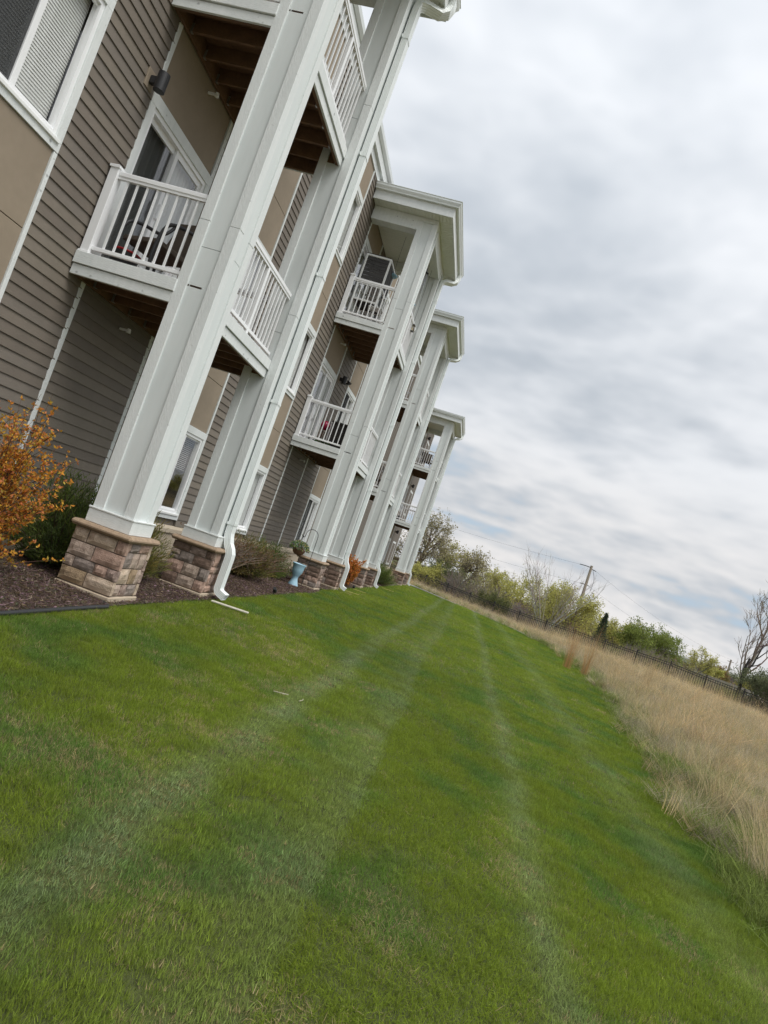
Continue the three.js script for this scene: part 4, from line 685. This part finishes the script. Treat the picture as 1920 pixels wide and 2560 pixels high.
{ // B3: framed cabinet with dark boards
  const o = thing('storage_cabinet', 'tall white framed cabinet with dark slatted sides on the top balcony', 'cabinet', -1.2, deckTop.B3, -9.35), dark = mat({ map: blotch(hex(0x3b3a3a), hex(0x4b4a49), 141, 5, 0.6), roughness: 0.8 });
  const w = 0.32, d = 0.36, h = 1.72, b = 0.045;
  for (const sx of [-1, 1]) for (const sz of [-1, 1]) part('post', bx(sx > 0 ? w - b : -w, sx > 0 ? w : -w + b, 0, h, sz > 0 ? d - b : -d, sz > 0 ? d : -d + b, 0.004), M.white, o);
  for (const y of [0.1, 0.55, 0.95, h - b]) { part('rail', merge([bx(-w + b, w - b, y, y + b, d - b, d, 0.004), bx(-w + b, w - b, y, y + b, -d, -d + b, 0.004), bx(-w, -w + b, y, y + b, -d + b, d - b, 0.004), bx(w - b, w, y, y + b, -d + b, d - b, 0.004)]), M.white, o); }
  for (let k = 0; k < 7; k++) { const y = 1.005 + k * 0.095; part('slat', bx(-w + b, w - b, y, y + 0.09, d - 0.03, d - 0.018, 0.003), dark, o); part('slat', bx(w - 0.03, w - 0.018, y, y + 0.09, -d + b, d - b, 0.003), dark, o); }
  part('top', bx(-w, w, h, h + 0.015, -d, d), dark, o); part('shelf', bx(-w + b, w - b, 0.56, 0.58, -d + b, d - b), dark, o);
  const st = thing('folding_stool', 'white slatted folding stool under the cabinet on the top balcony', 'stool', -0.85, deckTop.B3, -8.98); for (let k = 0; k < 4; k++) part('slat', bx(-0.16, 0.16, 0.42, 0.437, -0.15 + k * 0.078, -0.085 + k * 0.078, 0.003), M.white, st); for (const s of [-1, 1]) { part('leg', tubeGeo([[s * 0.15, 0, -0.15], [s * 0.15, 0.21, 0], [s * 0.15, 0.42, 0.14]], 0.012, 6, 6), M.white, st); part('leg', tubeGeo([[s * 0.13, 0, 0.15], [s * 0.13, 0.21, 0], [s * 0.13, 0.42, -0.14]], 0.012, 6, 6), M.white, st); }
  // hanging feeder, wind chime, lantern
  const hang = (name, label, cat, x, z, drop, make) => { const q = thing(name, label, cat, x, 8.965, z); part('cord', tubeGeo([[0, 0, 0], [0, -drop / 2, 0], [0, -drop, 0]], 0.004, 4, 5), M.black, q); make(q, -drop); };
  const bl = mat({ color: 0x8cb4c6, roughness: 0.35 });
  hang('hanging_feeder', 'pale blue dish bird feeder hanging from the second porch ceiling', 'bird feeder', -0.9, -9.6, 1.0, (q, y) => { part('dish', new THREE.LatheGeometry([[0, 0], [0.1, 0.0], [0.13, 0.03], [0.13, 0.05], [0.06, 0.085], [0, 0.09]].map(([a, b]) => new THREE.Vector2(a, b)), 28).translate(0, y - 0.09, 0), bl, q); });
  hang('hanging_feeder', 'second pale blue dish feeder near the front opening of that porch', 'bird feeder', -0.28, -9.9, 1.45, (q, y) => { part('dish', new THREE.LatheGeometry([[0, 0], [0.08, 0.0], [0.11, 0.03], [0.06, 0.075], [0, 0.08]].map(([a, b]) => new THREE.Vector2(a, b)), 24).translate(0, y - 0.08, 0), bl, q); });
  hang('wind_chime', 'metal wind chime hanging in the second porch opening', 'wind chime', -0.25, -10.3, 0.45, (q, y) => { part('disc', new THREE.CylinderGeometry(0.055, 0.055, 0.012, 20).translate(0, y, 0), M.black, q); for (let k = 0; k < 5; k++) { const a = k * 1.2566; part('tube', new THREE.CylinderGeometry(0.008, 0.008, 0.28 + 0.05 * k, 8).translate(0.042 * Math.cos(a), y - 0.2 - 0.025 * k, 0.042 * Math.sin(a)), M.steel, q); } });
  hang('hanging_lantern', 'small bronze lantern hanging low in the second porch opening', 'lantern', -0.2, -10.55, 1.75, (q, y) => { part('cage', merge([0, 1, 2, 3].map((k) => bx(-0.06, -0.048, 0, 0.16, -0.06, -0.048).rotateY(k * Math.PI / 2).translate(0, y - 0.19, 0))), mat({ color: 0x6b5535, roughness: 0.5, metalness: 0.4 }), q); part('base', new THREE.CylinderGeometry(0.085, 0.085, 0.015, 4).rotateY(Math.PI / 4).translate(0, y - 0.195, 0), M.black, q); part('cap', new THREE.ConeGeometry(0.1, 0.07, 4).rotateY(Math.PI / 4).translate(0, y + 0.0, 0), M.black, q); part('candle', new THREE.CylinderGeometry(0.025, 0.025, 0.09, 12).translate(0, y - 0.14, 0), mat({ color: 0xd8c79a }), q); });
  hang('wind_chime', 'wind chime hanging in the opening of the farthest porch', 'wind chime', 0.0 - 0.18, -30.2, 2.2, (q, y) => { part('disc', new THREE.CylinderGeometry(0.08, 0.08, 0.015, 20).translate(0, y, 0), M.black, q); for (let k = 0; k < 5; k++) { const a = k * 1.2566; part('tube', new THREE.CylinderGeometry(0.012, 0.012, 0.5, 8).translate(0.06 * Math.cos(a), y - 0.3, 0.06 * Math.sin(a)), M.steel, q); } });
}
wickerChair('black armchair on the third floor balcony of the farthest porch', -0.85, deckTop.D3, -29.2, 0.3);
wickerChair('black armchair on the second floor balcony of the third porch', -0.9, deckTop.C2, -16.2, 0.4);
{ const o = thing('flower_pot', 'small dark pot on the second floor balcony of the farthest porch', 'flower pot', -1.3, deckTop.D2, -28.7); part('pot', new THREE.LatheGeometry([[0, 0], [0.1, 0], [0.14, 0.22], [0.12, 0.22], [0, 0.2]].map(([a, b]) => new THREE.Vector2(a, b)), 24), M.black, o); }

// ───────────────────────── black picket fence ─────────────────────────
const fenceZ = (x) => -56 + (x + 1.9) * 0.54;
{
  const o = thing('picket_fence', 'long black metal picket fence behind the dry grass', 'fence'), K = 19, dx = 2.44 / Math.hypot(1, 0.54);
  const pick = bx(-0.015, 0.015, 0.04, 1.2, -0.015, 0.015), R = rngOf(8), ang = -Math.atan(0.54);
  const at = (x) => V(x, gy(x, fenceZ(x)) , fenceZ(x));
  for (let k = 0; k <= K; k++) {
    const a = at(-9 + k * dx), b = at(-9 + (k + 1) * dx); const p = part('fence_post', merge([bx(-0.045, 0.045, -0.3, 1.32, -0.045, 0.045), bx(-0.055, 0.055, 1.32, 1.37, -0.055, 0.055, 0.01)]), M.iron, o); p.position.copy(a); p.rotation.y = ang;
    if (k === K) break;
    const L = Math.hypot(b.x - a.x, b.z - a.z), tilt = Math.atan2(b.y - a.y, L);
    for (const y of [0.12, 1.02, 1.18]) { const r = part('fence_rail', bx(0, L, y, y + 0.045, -0.02, 0.02), M.iron, o); r.position.copy(a); r.rotation.order = 'YZX'; r.rotation.y = ang; r.rotation.z = tilt; }
    for (let q = 1; q < 16; q++) { const m = part('picket', pick, M.iron, o); m.position.copy(a.clone().lerp(b, q / 16)); m.rotation.y = ang; }
  }
}

// ───────────────────────── trees ─────────────────────────
const along = (azDeg, d) => { const a = azDeg * D2R; return [EYE.x + d * Math.sin(a), EYE.z - d * Math.cos(a)]; };
function tree(name, label, az, d, o) {
  const [x, z] = along(az, d), y0 = gy(x, z) - 0.1, R = rngOf(o.seed), W = new Buf(), L = new Buf(), Tm = new Buf();
  const t = thing(name, label, 'tree', x, y0, z, o.group), H = o.top - y0;
  const ends = [];
  const grow = (B, b, dir, len, rad, lv) => {
    const K = lv === 0 ? 6 : lv === 1 ? 5 : 3, pts = [b.clone()], rr = [rad]; let p = b.clone(), d0 = dir.clone();
    for (let k = 1; k <= K; k++) { d0.add(rdir(R).multiplyScalar(o.wob * (lv + 0.6) * 0.5)).add(V(0, o.rise * (lv ? 1 : 0), 0)).normalize(); p = p.clone().addScaledVector(d0, len / K); pts.push(p); rr.push(lerp(rad, rad * (lv === 0 ? 0.45 : 0.3), k / K)); }
    B.limb(pts, rr, lv === 0 ? 8 : lv === 1 ? 5 : 3, o.bark.map((c) => c * (0.8 + 0.4 * R())));
    if (lv >= o.levels) { ends.push(pts); return; }
    const n = o.kids[lv]; for (let q = 0; q < n; q++) { const f = lv === 0 ? lerp(o.first, 1, (q + R()) / n) : 0.25 + 0.75 * R(), s = f * K, i0 = Math.min(K - 1, s | 0), at = pts[i0].clone().lerp(pts[i0 + 1], s - i0), tg = pts[i0 + 1].clone().sub(pts[i0]).normalize(), sd = perp(tg, R), an = (o.ang[lv] ?? 0.8) * (0.7 + 0.6 * R()), dd = tg.multiplyScalar(Math.cos(an)).addScaledVector(sd, Math.sin(an)).normalize(); grow(lv === 0 ? W : W, at, dd, len * o.ratio * (lv === 0 ? 1.15 - 0.45 * f : 0.75 + 0.4 * R()), Math.max(o.thick ?? 0.008, lerp(rr[i0], rr[i0 + 1], s - i0) * 0.62), lv + 1); }
  };
  const stems = o.stems ?? 1; for (let s = 0; s < stems; s++) { const a = s / stems * 6.28 + R(), sp = o.splay ?? 0.06; grow(Tm, V((R() - 0.5) * 0.2 * (stems > 1), 0, (R() - 0.5) * 0.2 * (stems > 1)), V(Math.cos(a) * sp * (0.4 + R()), 1, Math.sin(a) * sp * (0.4 + R())).normalize(), H * o.trunk * (stems > 1 ? 0.75 + 0.35 * R() : 1), o.rad * (stems > 1 ? 0.6 + 0.5 * R() : 1), 0); }
  // scale so that the highest point reaches the wanted top
  let my = 0; for (const B of [W, Tm]) for (let i = 1; i < B.p.length; i += 3) my = Math.max(my, B.p[i]); const k = H / my; t.scale.setScalar(k);
  if (o.leaves) for (const e of ends) for (let q = 0; q < o.leaves; q++) { const c = e[1 + ((R() * (e.length - 1)) | 0)].clone().add(rdir(R).multiplyScalar(o.puff * R())), dd = rdir(R), lc = o.cols[(R() * o.cols.length) | 0], v = 0.7 + 0.6 * R(); L.leaf(c, dd, perp(dd, R), o.leaf * (0.5 + 0.8 * R()), o.leaf * 0.6, lc.map((u) => u * v)); }
  part('trunk', Tm.geo(), M.bark, t); part('branches', W.geo(), M.bark, t); if (L.p.length) part('crown', L.geo(), M.leafy, t);
  return t;
}
const GREYB = [0.14, 0.115, 0.095], DARKB = [0.075, 0.06, 0.048], PALE = [0.40, 0.36, 0.31];
const YG = [[0.44, 0.43, 0.12], [0.48, 0.45, 0.14], [0.36, 0.36, 0.1]], SG = [[0.19, 0.245, 0.05], [0.23, 0.27, 0.06], [0.155, 0.195, 0.045]], BUD = [[0.33, 0.3, 0.17], [0.37, 0.33, 0.21], [0.26, 0.235, 0.11]];
const OAK = { levels: 3, kids: [11, 8, 7], first: 0.25, ang: [1.05, 0.75, 0.7], ratio: 0.6, wob: 0.38, rise: 0.05, trunk: 0.7, rad: 0.3 };
const ROUND = { levels: 3, kids: [11, 6, 5], first: 0.08, ang: [1.0, 0.7, 0.7], ratio: 0.62, wob: 0.2, rise: 0.12, trunk: 0.75, rad: 0.16 };
const BUSHY = { levels: 2, kids: [9, 9], first: 0.1, ang: [0.7, 0.6], ratio: 0.6, wob: 0.25, rise: 0.05, trunk: 0.8, rad: 0.05, stems: 9, splay: 0.9 };
tree('oak_tree', 'spreading old oak with budding crooked limbs behind the last column', -4.6, 72, { ...OAK, seed: 301, top: 8.1, bark: [0.15, 0.12, 0.095], leaves: 10, leaf: 0.2, puff: 0.4, cols: BUD });
tree('oak_tree', 'lower half bare oak right of the budding oak', -0.6, 80, { ...OAK, seed: 302, top: 6.0, bark: GREYB, leaves: 6, leaf: 0.18, puff: 0.3, cols: BUD, trunk: 0.55 });
tree('oak_tree', 'brown bare oak seen through the last porch', -8.2, 78, { ...OAK, seed: 303, top: 5.4, bark: GREYB, leaves: 4, leaf: 0.18, puff: 0.3, cols: BUD });
tree('budding_tree', 'olive budding tree beneath the spreading oak', -2.9, 74, { ...ROUND, seed: 305, top: 5.2, bark: GREYB, leaves: 11, leaf: 0.2, puff: 0.4, cols: YG.concat(BUD) });
tree('bare_bush', 'grey leafless thicket behind the fence left of the dark juniper', -0.9, 62, { ...BUSHY, seed: 311, top: 2.6, bark: [0.2, 0.165, 0.145] });
tree('bare_bush', 'brownish leafless thicket next to the budding green trees', 1.4, 63, { ...BUSHY, seed: 312, top: 2.7, bark: [0.17, 0.14, 0.12], leaves: 3, leaf: 0.12, puff: 0.2, cols: BUD });
tree('green_bush', 'olive green bush behind the fence by the last downspout', -3.6, 64, { ...BUSHY, seed: 313, top: 2.2, bark: GREYB, leaves: 16, leaf: 0.17, puff: 0.35, cols: YG });
tree('green_bush', 'dark green bush under the budding oak', -2.2, 66, { ...BUSHY, seed: 314, top: 2.9, bark: DARKB, leaves: 18, leaf: 0.16, puff: 0.35, cols: [[0.1, 0.125, 0.045], [0.13, 0.145, 0.055]] });
tree('budding_tree', 'yellow green budding tree left of the pale multi stemmed tree', 2.9, 82, { ...ROUND, seed: 321, top: 4.3, bark: GREYB, leaves: 9, leaf: 0.2, puff: 0.35, cols: YG });
tree('budding_tree', 'taller airy budding tree behind the pale multi stemmed tree', 4.3, 96, { ...ROUND, seed: 322, top: 6.3, bark: GREYB, leaves: 6, leaf: 0.2, puff: 0.3, cols: YG.concat(BUD) });
tree('green_bush', 'small dark green bush behind the middle of the fence', 2.6, 61, { ...BUSHY, seed: 323, top: 1.5, bark: DARKB, leaves: 16, leaf: 0.14, puff: 0.25, cols: [[0.11, 0.13, 0.045], [0.14, 0.15, 0.05]] });
tree('bare_bush', 'grey leafless bush under the pale multi stemmed tree', 4.9, 62, { ...BUSHY, seed: 324, top: 1.5, bark: [0.2, 0.165, 0.15] });
tree('pale_tree', 'pale multi stemmed leafless tree beside the utility pole', 7.2, 60, { levels: 2, kids: [9, 4], first: 0.25, ang: [0.42, 0.5], ratio: 0.42, wob: 0.12, rise: 0.16, trunk: 0.9, rad: 0.042, thick: 0.009, stems: 12, splay: 0.6, seed: 331, top: 6.6, bark: [0.3, 0.27, 0.235] });
tree('budding_tree', 'broad yellow green tree behind the utility pole', 8.1, 86, { ...ROUND, seed: 341, top: 5.6, bark: GREYB, leaves: 15, leaf: 0.22, puff: 0.45, cols: YG });
tree('budding_tree', 'rounded yellow green tree just right of the utility pole', 10.0, 90, { ...ROUND, seed: 342, top: 4.3, bark: GREYB, leaves: 14, leaf: 0.22, puff: 0.45, cols: YG });
[[12.6, 98, 3.6, 351, 'olive green tree just right of the small spruce', YG], [13.8, 104, 3.4, 352, 'reddish budding tree top among the far green trees', [[0.2, 0.12, 0.06], [0.16, 0.13, 0.05]]], [15.0, 98, 4.4, 353, 'fresh green tree, tallest of the far group', SG], [16.6, 100, 3.8, 354, 'fresh green tree at the right end of the far group', SG]]
  .forEach(([az, d, top, seed, l, cols]) => tree('far_tree', l, az, d, { ...ROUND, seed, top, bark: GREYB, leaves: 15, leaf: 0.24, puff: 0.5, cols, group: 'far green trees' }));
[[1.2, 90, 4.6, 391, 'yellow green budding tree behind the brownish thicket', YG], [3.5, 88, 3.6, 392, 'low olive tree below the airy budding tree', YG], [5.8, 92, 5.2, 393, 'budding tree behind the left stems of the pale tree', YG], [6.8, 94, 5.0, 394, 'budding tree behind the middle stems of the pale tree', YG], [9.1, 84, 4.8, 395, 'yellow green tree directly behind the utility pole', YG], [11.2, 96, 3.4, 396, 'low olive tree behind the small spruce', YG], [14.3, 92, 3.4, 397, 'low fresh green tree between the far group and its thicket', SG], [15.9, 96, 3.8, 398, 'fresh green tree second from the right of the far group', SG], [20.0, 90, 1.5, 399, 'low olive tree left of the orange tree', YG], [22.3, 88, 1.4, 400, 'low olive tree behind the dark snag', YG]]
  .forEach(([az, d, top, seed, l, cols]) => tree('budding_tree', l, az, d, { ...ROUND, seed, top, bark: GREYB, leaves: 13, leaf: 0.24, puff: 0.5, cols, group: 'budding trees beyond the fence' }));
tree('bare_bush', 'grey leafless thicket before the far green trees', 15.0, 72, { ...BUSHY, seed: 361, top: 1.4, bark: [0.2, 0.17, 0.155], splay: 1.2 });
tree('bare_bush', 'grey leafless thicket right of the far green trees', 17.9, 76, { ...BUSHY, seed: 362, top: 1.2, bark: [0.2, 0.17, 0.155], splay: 1.2 });
tree('budding_tree', 'small budding tree above the fence toward the shed', 19.0, 84, { ...ROUND, seed: 371, top: 3.2, bark: GREYB, leaves: 9, leaf: 0.18, puff: 0.3, cols: YG });
tree('orange_tree', 'low orange leaved tree beside the second utility pole', 20.5, 95, { ...ROUND, seed: 372, top: 1.9, bark: GREYB, leaves: 12, leaf: 0.2, puff: 0.35, cols: [[0.3, 0.2, 0.06], [0.25, 0.18, 0.05]] });
tree('tall_tree', 'tall sparse budding tree at the edge of the field', 21.9, 60, { levels: 3, thick: 0.024, kids: [14, 6, 4], first: 0.12, ang: [0.75, 0.6, 0.6], ratio: 0.46, wob: 0.14, rise: 0.2, trunk: 0.95, rad: 0.17, seed: 381, top: 10.4, bark: [0.22, 0.18, 0.15], leaves: 3, leaf: 0.11, puff: 0.15, cols: [[0.3, 0.22, 0.14], [0.36, 0.3, 0.16]] });
tree('green_bush', 'dense grey green bush at the right end of the fence', 24.6, 55, { ...BUSHY, seed: 382, top: 2.9, bark: GREYB, leaves: 26, leaf: 0.13, puff: 0.3, cols: [[0.13, 0.15, 0.075], [0.16, 0.185, 0.09]] });
{ // broken dark snag
  const [x, z] = along(22.0, 57), t = thing('tree_snag', 'dark broken tree snag with a forked top by the fence', 'tree', x, gy(x, z), z), B = new Buf(), S = new Buf();
  const c = [0.035, 0.03, 0.027]; B.limb([V(0, -0.2, 0), V(0.05, 1.4, 0), V(-0.02, 2.6, 0), V(0.1, 3.6, 0.1)], [0.16, 0.13, 0.11, 0.07], 8, c);
  S.limb([V(0, 2.4, 0), V(0.45, 3.2, 0), V(0.7, 4.4, 0), V(0.75, 4.9, 0)], [0.09, 0.07, 0.05, 0.03], 6, c); S.limb([V(0.6, 3.7, 0), V(1.1, 4.4, 0), V(1.3, 5.0, 0.1)], [0.045, 0.035, 0.02], 5, c); S.limb([V(0.02, 2.9, 0), V(0.3, 3.6, 0.1)], [0.06, 0.03], 5, c); S.limb([V(0.3, 3.0, 0), V(0.8, 3.3, 0), V(0.95, 3.5, 0)], [0.05, 0.035, 0.02], 5, c);
  part('trunk', B.geo(), M.bark, t); part('limbs', S.geo(), M.bark, t);
}
{ // small spruce
  const [x, z] = along(11.6, 60), t = thing('spruce_tree', 'small dark spruce behind the fence', 'tree', x, gy(x, z), z), R = rngOf(401), L = new Buf(), B = new Buf(), H = 2.6 - gy(x, z);
  B.limb([V(0, 0, 0), V(0, H * 0.5, 0), V(0, H, 0)], [0.07, 0.04, 0.006], 6, DARKB);
  for (let i = 0; i < 170; i++) { const f = i / 170, y = H * (0.08 + 0.9 * f), r = ((1 - f) * 0.95 + 0.05) * (0.6 + 0.5 * R()), a = i * 2.4, e = V(Math.cos(a) * r, -0.1 * r + 0.1, Math.sin(a) * r); for (let q = 0; q < 34; q++) { const s = 0.2 + 0.8 * R(), c = V(e.x * s, y + e.y * s, e.z * s).add(rdir(R).multiplyScalar(0.05)), d = e.clone().normalize().add(rdir(R).multiplyScalar(0.7)).normalize(); L.leaf(c, d, perp(d, R), 0.13, 0.035, [0.055, 0.085, 0.05].map((u) => u * (0.6 + 0.9 * R()))); } }
  part('trunk', B.geo(), M.bark, t); part('crown', L.geo(), M.leafy, t);
}
{ // distant woods closing the horizon
  const R = rngOf(411), B = new Buf(); for (let k = 0; k < 120; k++) { const d = rdir(R); d.y = Math.abs(d.y); const c = V(d.x * 2, d.y * 2.2, d.z * 2).multiplyScalar(0.4 + 0.6 * R()), q = rdir(R); B.leaf(c, q, perp(q, R), 0.5 + 0.5 * R(), 0.4, [1, 1, 1].map(() => 0.7 + 0.5 * R())); }
  const spots = []; for (let i = 0; i < 2200; i++) { const az = lerp(-34, 50, R()), d = lerp(105, 170, R()), [x, z] = along(az, d), s = 1.3 + 0.9 * R(), k = R(), c = k < 0.4 ? [0.15, 0.16, 0.07] : k < 0.75 ? [0.19, 0.165, 0.14] : [0.17, 0.19, 0.07], v = 0.7 + 0.5 * R(); spots.push({ x, y: gy(x, z), z, s, sy: s * (0.9 + 0.5 * R()) * (0.8 + 0.5 * N3(az * 0.3, 2, 2)), rot: R() * 6.28, col: C(c[0] * v, c[1] * v, c[2] * v) }); }
  scatter('far_woods', 'low line of distant woods along the horizon', 'woods', [B.geo()], spots);
  // brush right behind the fence
  const R2 = rngOf(412), b2 = tuft(55, 40, 0.5, 1.3, 0.02, 0.5, 3), sp = []; for (let i = 0; i < 900; i++) { const x = lerp(-10, 38, R2()), z = fenceZ(x) - 1.5 - 12 * R2(), k = R2(), c = k < 0.4 ? [0.27, 0.23, 0.185] : k < 0.8 ? [0.25, 0.25, 0.1] : [0.36, 0.28, 0.17]; sp.push({ x, y: gy(x, z) - 0.05, z, s: 0.9 + 0.6 * R2(), sy: 0.6 + 0.9 * R2(), rot: R2() * 6.28, tx: R2() - 0.5, tz: R2() - 0.5, col: C(...c) }); }
  scatter('brush', 'tangled brush and dead stems behind the picket fence', 'brush', [b2], sp);
}
{ // russet bluestem clumps standing above the prairie
  const clump = (label, x, z, h, seed, col, n = 110) => { const R = rngOf(seed), B = new Buf(); for (let i = 0; i < n; i++) { const a = R() * 6.28, r = 0.16 * Math.sqrt(R()), hh = h * (0.55 + 0.5 * R()), v = 0.7 + 0.6 * R(); B.blade(V(Math.cos(a) * r, 0, Math.sin(a) * r), V(Math.cos(a), 0, Math.sin(a)), hh, hh * (0.08 + 0.24 * R()), 0.0055, col.map((c) => c * v), 4); } const t = solo('bluestem_clump', B.geo(), M.plant, label, 'grass clump', 'russet clumps in the prairie grass'); t.position.set(x, gy(x, z), z); };
  clump('tall russet grass clump before the utility pole, left of the pair', 7.25, -17.2, 2.0, 501, [0.52, 0.31, 0.14]); clump('tall russet grass clump before the spruce, right of the pair', 7.75, -16.6, 2.1, 502, [0.5, 0.32, 0.15], 130);
  clump('slender tan grass clump right of the russet pair', 10.4, -19, 1.7, 503, [0.44, 0.32, 0.17], 70);
  const straw = (label, x, z, h, seed) => { const R = rngOf(seed), B = new Buf(); for (let i = 0; i < 130; i++) { const a = R() * 6.28, r = 0.22 * Math.sqrt(R()), hh = h * (0.5 + 0.6 * R()), v = 0.75 + 0.5 * R(), gr = R() < 0.25; B.blade(V(Math.cos(a) * r, 0, Math.sin(a) * r), V(Math.cos(a + R() - 0.5), 0, Math.sin(a + R() - 0.5)), hh, hh * (0.25 + 0.9 * R()), 0.006, (gr ? [0.2, 0.23, 0.08] : [0.52, 0.42, 0.24]).map((c) => c * v), 6); } const t = solo('straw_clump', B.geo(), M.plant, label, 'grass clump', 'arching straw clumps at the lawn edge'); t.position.set(x, gy(x, z) - 0.02, z); };
  const RS = rngOf(520), nth = ['nearest', 'second', 'third', 'fourth', 'fifth', 'sixth', 'seventh', 'eighth', 'ninth', 'tenth', 'eleventh', 'twelfth', 'thirteenth', 'fourteenth', 'fifteenth', 'sixteenth'];
  [[6.35, 0.15, 0.7], [6.45, -0.35, 0.9], [6.62, -0.85, 1.0], [7.35, -0.95, 0.9], [7.6, -1.7, 1.0], [6.45, -2.1, 0.55], [6.9, -2.6, 0.9], [8.2, -3.4, 0.9], [7.1, -3.7, 0.85], [7.35, -4.9, 0.8], [7.9, -6, 0.8], [7.5, -7.1, 0.7], [7.45, -8.9, 0.65], [7.75, -11, 0.8], [8.1, -14, 0.8]].forEach(([x, z, h], k) => straw('arching pale straw clump, ' + nth[k] + ' along the lawn edge counted from the viewer', x + 0.12 * (RS() - 0.5), z, h, 521 + k));
}
// ───────────────────────── utility poles, wires, shed ─────────────────────────
{
  const wood = mat({ map: blotch(hex(0x8a8074), hex(0xa1978a), 151, 6, 0.8), bumpMap: grainBump, bumpScale: 0.004, roughness: 0.95 });
  const pole = (label, az, d, top) => { const [x, z] = along(az, d), y0 = gy(x, z), t = thing('utility_pole', label, 'utility pole', x, y0, z); const H = top - y0; part('pole', new THREE.CylinderGeometry(0.16, 0.24, H, 14).translate(0, H / 2, 0), wood, t); return [t, V(x, top, z), H]; };
  const [p1, T1, H1] = pole('grey wooden utility pole beside the pale leafless tree', 9.35, 90, 8.55), [p2, T2] = pole('distant wooden utility pole near the orange tree', 21.0, 150, 3.7);
  const dirR = T2.clone().sub(T1).normalize(), [lx, lz] = along(-16, 100), TL = V(lx, 9.0, lz), dirL = TL.clone().sub(T1).normalize();
  for (const [dy, d, len] of [[-0.25, dirL, 1.5], [-0.45, dirR, 1.5], [-2.6, dirL, 0.8], [-2.6, dirR, 0.8]]) part('insulator', tubeGeo([[0, H1 + dy, 0], [d.x * len / 2, H1 + dy + 0.03, d.z * len / 2], [d.x * len, H1 + dy, d.z * len]], 0.05, 8, 8), M.iron, p1);
  part('ground_wire', tubeGeo([[0.3, H1 - 0.5, 0], [0.75, H1 - 1.6, 0.1], [0.78, H1 - 3.2, 0.1]], 0.025, 10, 6), M.iron, p1);
  part('crossarm', new THREE.BoxGeometry(1.2, 0.12, 0.1).translate(0, 3.7 - gy(T2.x, T2.z) - 0.4, 0), wood, p2);
  const wire = (label, a, b, sag) => { const pts = []; for (let k = 0; k <= 20; k++) { const t = k / 20, p = a.clone().lerp(b, t); p.y -= sag * 4 * t * (1 - t); pts.push(p); } solo('power_line', tubeGeo(pts, 0.009, 40, 5), M.iron, label, 'wire', 'overhead wires'); };
  wire('upper overhead wire running from the pole top toward the building', T1.clone().add(V(dirL.x * 1.5, -0.25, dirL.z * 1.5)), TL, 0.9); wire('lower overhead wire running from the pole toward the building', T1.clone().add(V(dirL.x * 0.8, -2.6, dirL.z * 0.8)), TL.clone().add(V(0, -2.4, 0)), 0.9);
  wire('upper overhead wire running from the pole top toward the distant pole', T1.clone().add(V(dirR.x * 1.5, -0.45, dirR.z * 1.5)), T2, 1.0); wire('lower overhead wire running down from the pole toward the distant pole', T1.clone().add(V(dirR.x * 0.8, -2.6, dirR.z * 0.8)), T2.clone().add(V(0, -0.8, 0)), 1.4);
}
{
  const [x, z] = along(21.0, 84), o = thing('shed', 'small tan shed with a white edged grey gable roof beyond the fence', 'shed', x, gy(x, z), z); o.rotation.y = 0.55;
  const h = -0.95 - gy(x, z), wallM = mat({ map: blotch(hex(0xb09a8c), hex(0xbca799), 161, 4, 2), roughness: 0.9 });
  part('wall', bx(-2.4, 2.4, -1.2, h, -3.4, 3.4), wallM, o);
  const gp = (w, y0, y1) => extr([[-w, y0], [w, y0], [0, y1]], -3.4, 3.4, 'z'); part('gable', gp(2.4, h, h + 1.0), wallM, o);
  for (const s of [-1, 1]) { const g = bx(0, 2.95, 0, 0.1, -3.75, 3.75); g.rotateZ(-0.4); const r = part('roof', g, M.roof, o); r.position.set(0, h + 1.05, 0); if (s < 0) r.rotation.y = Math.PI; const f = bx(0, 2.95, -0.06, 0.12, 3.751, 3.81); f.rotateZ(-0.4); part('barge_board', f, M.white, r); const f2 = bx(0, 2.95, -0.06, 0.12, -3.81, -3.751); f2.rotateZ(-0.4); part('barge_board', f2, M.white, r); }
}
renderer.render(scene, camera);
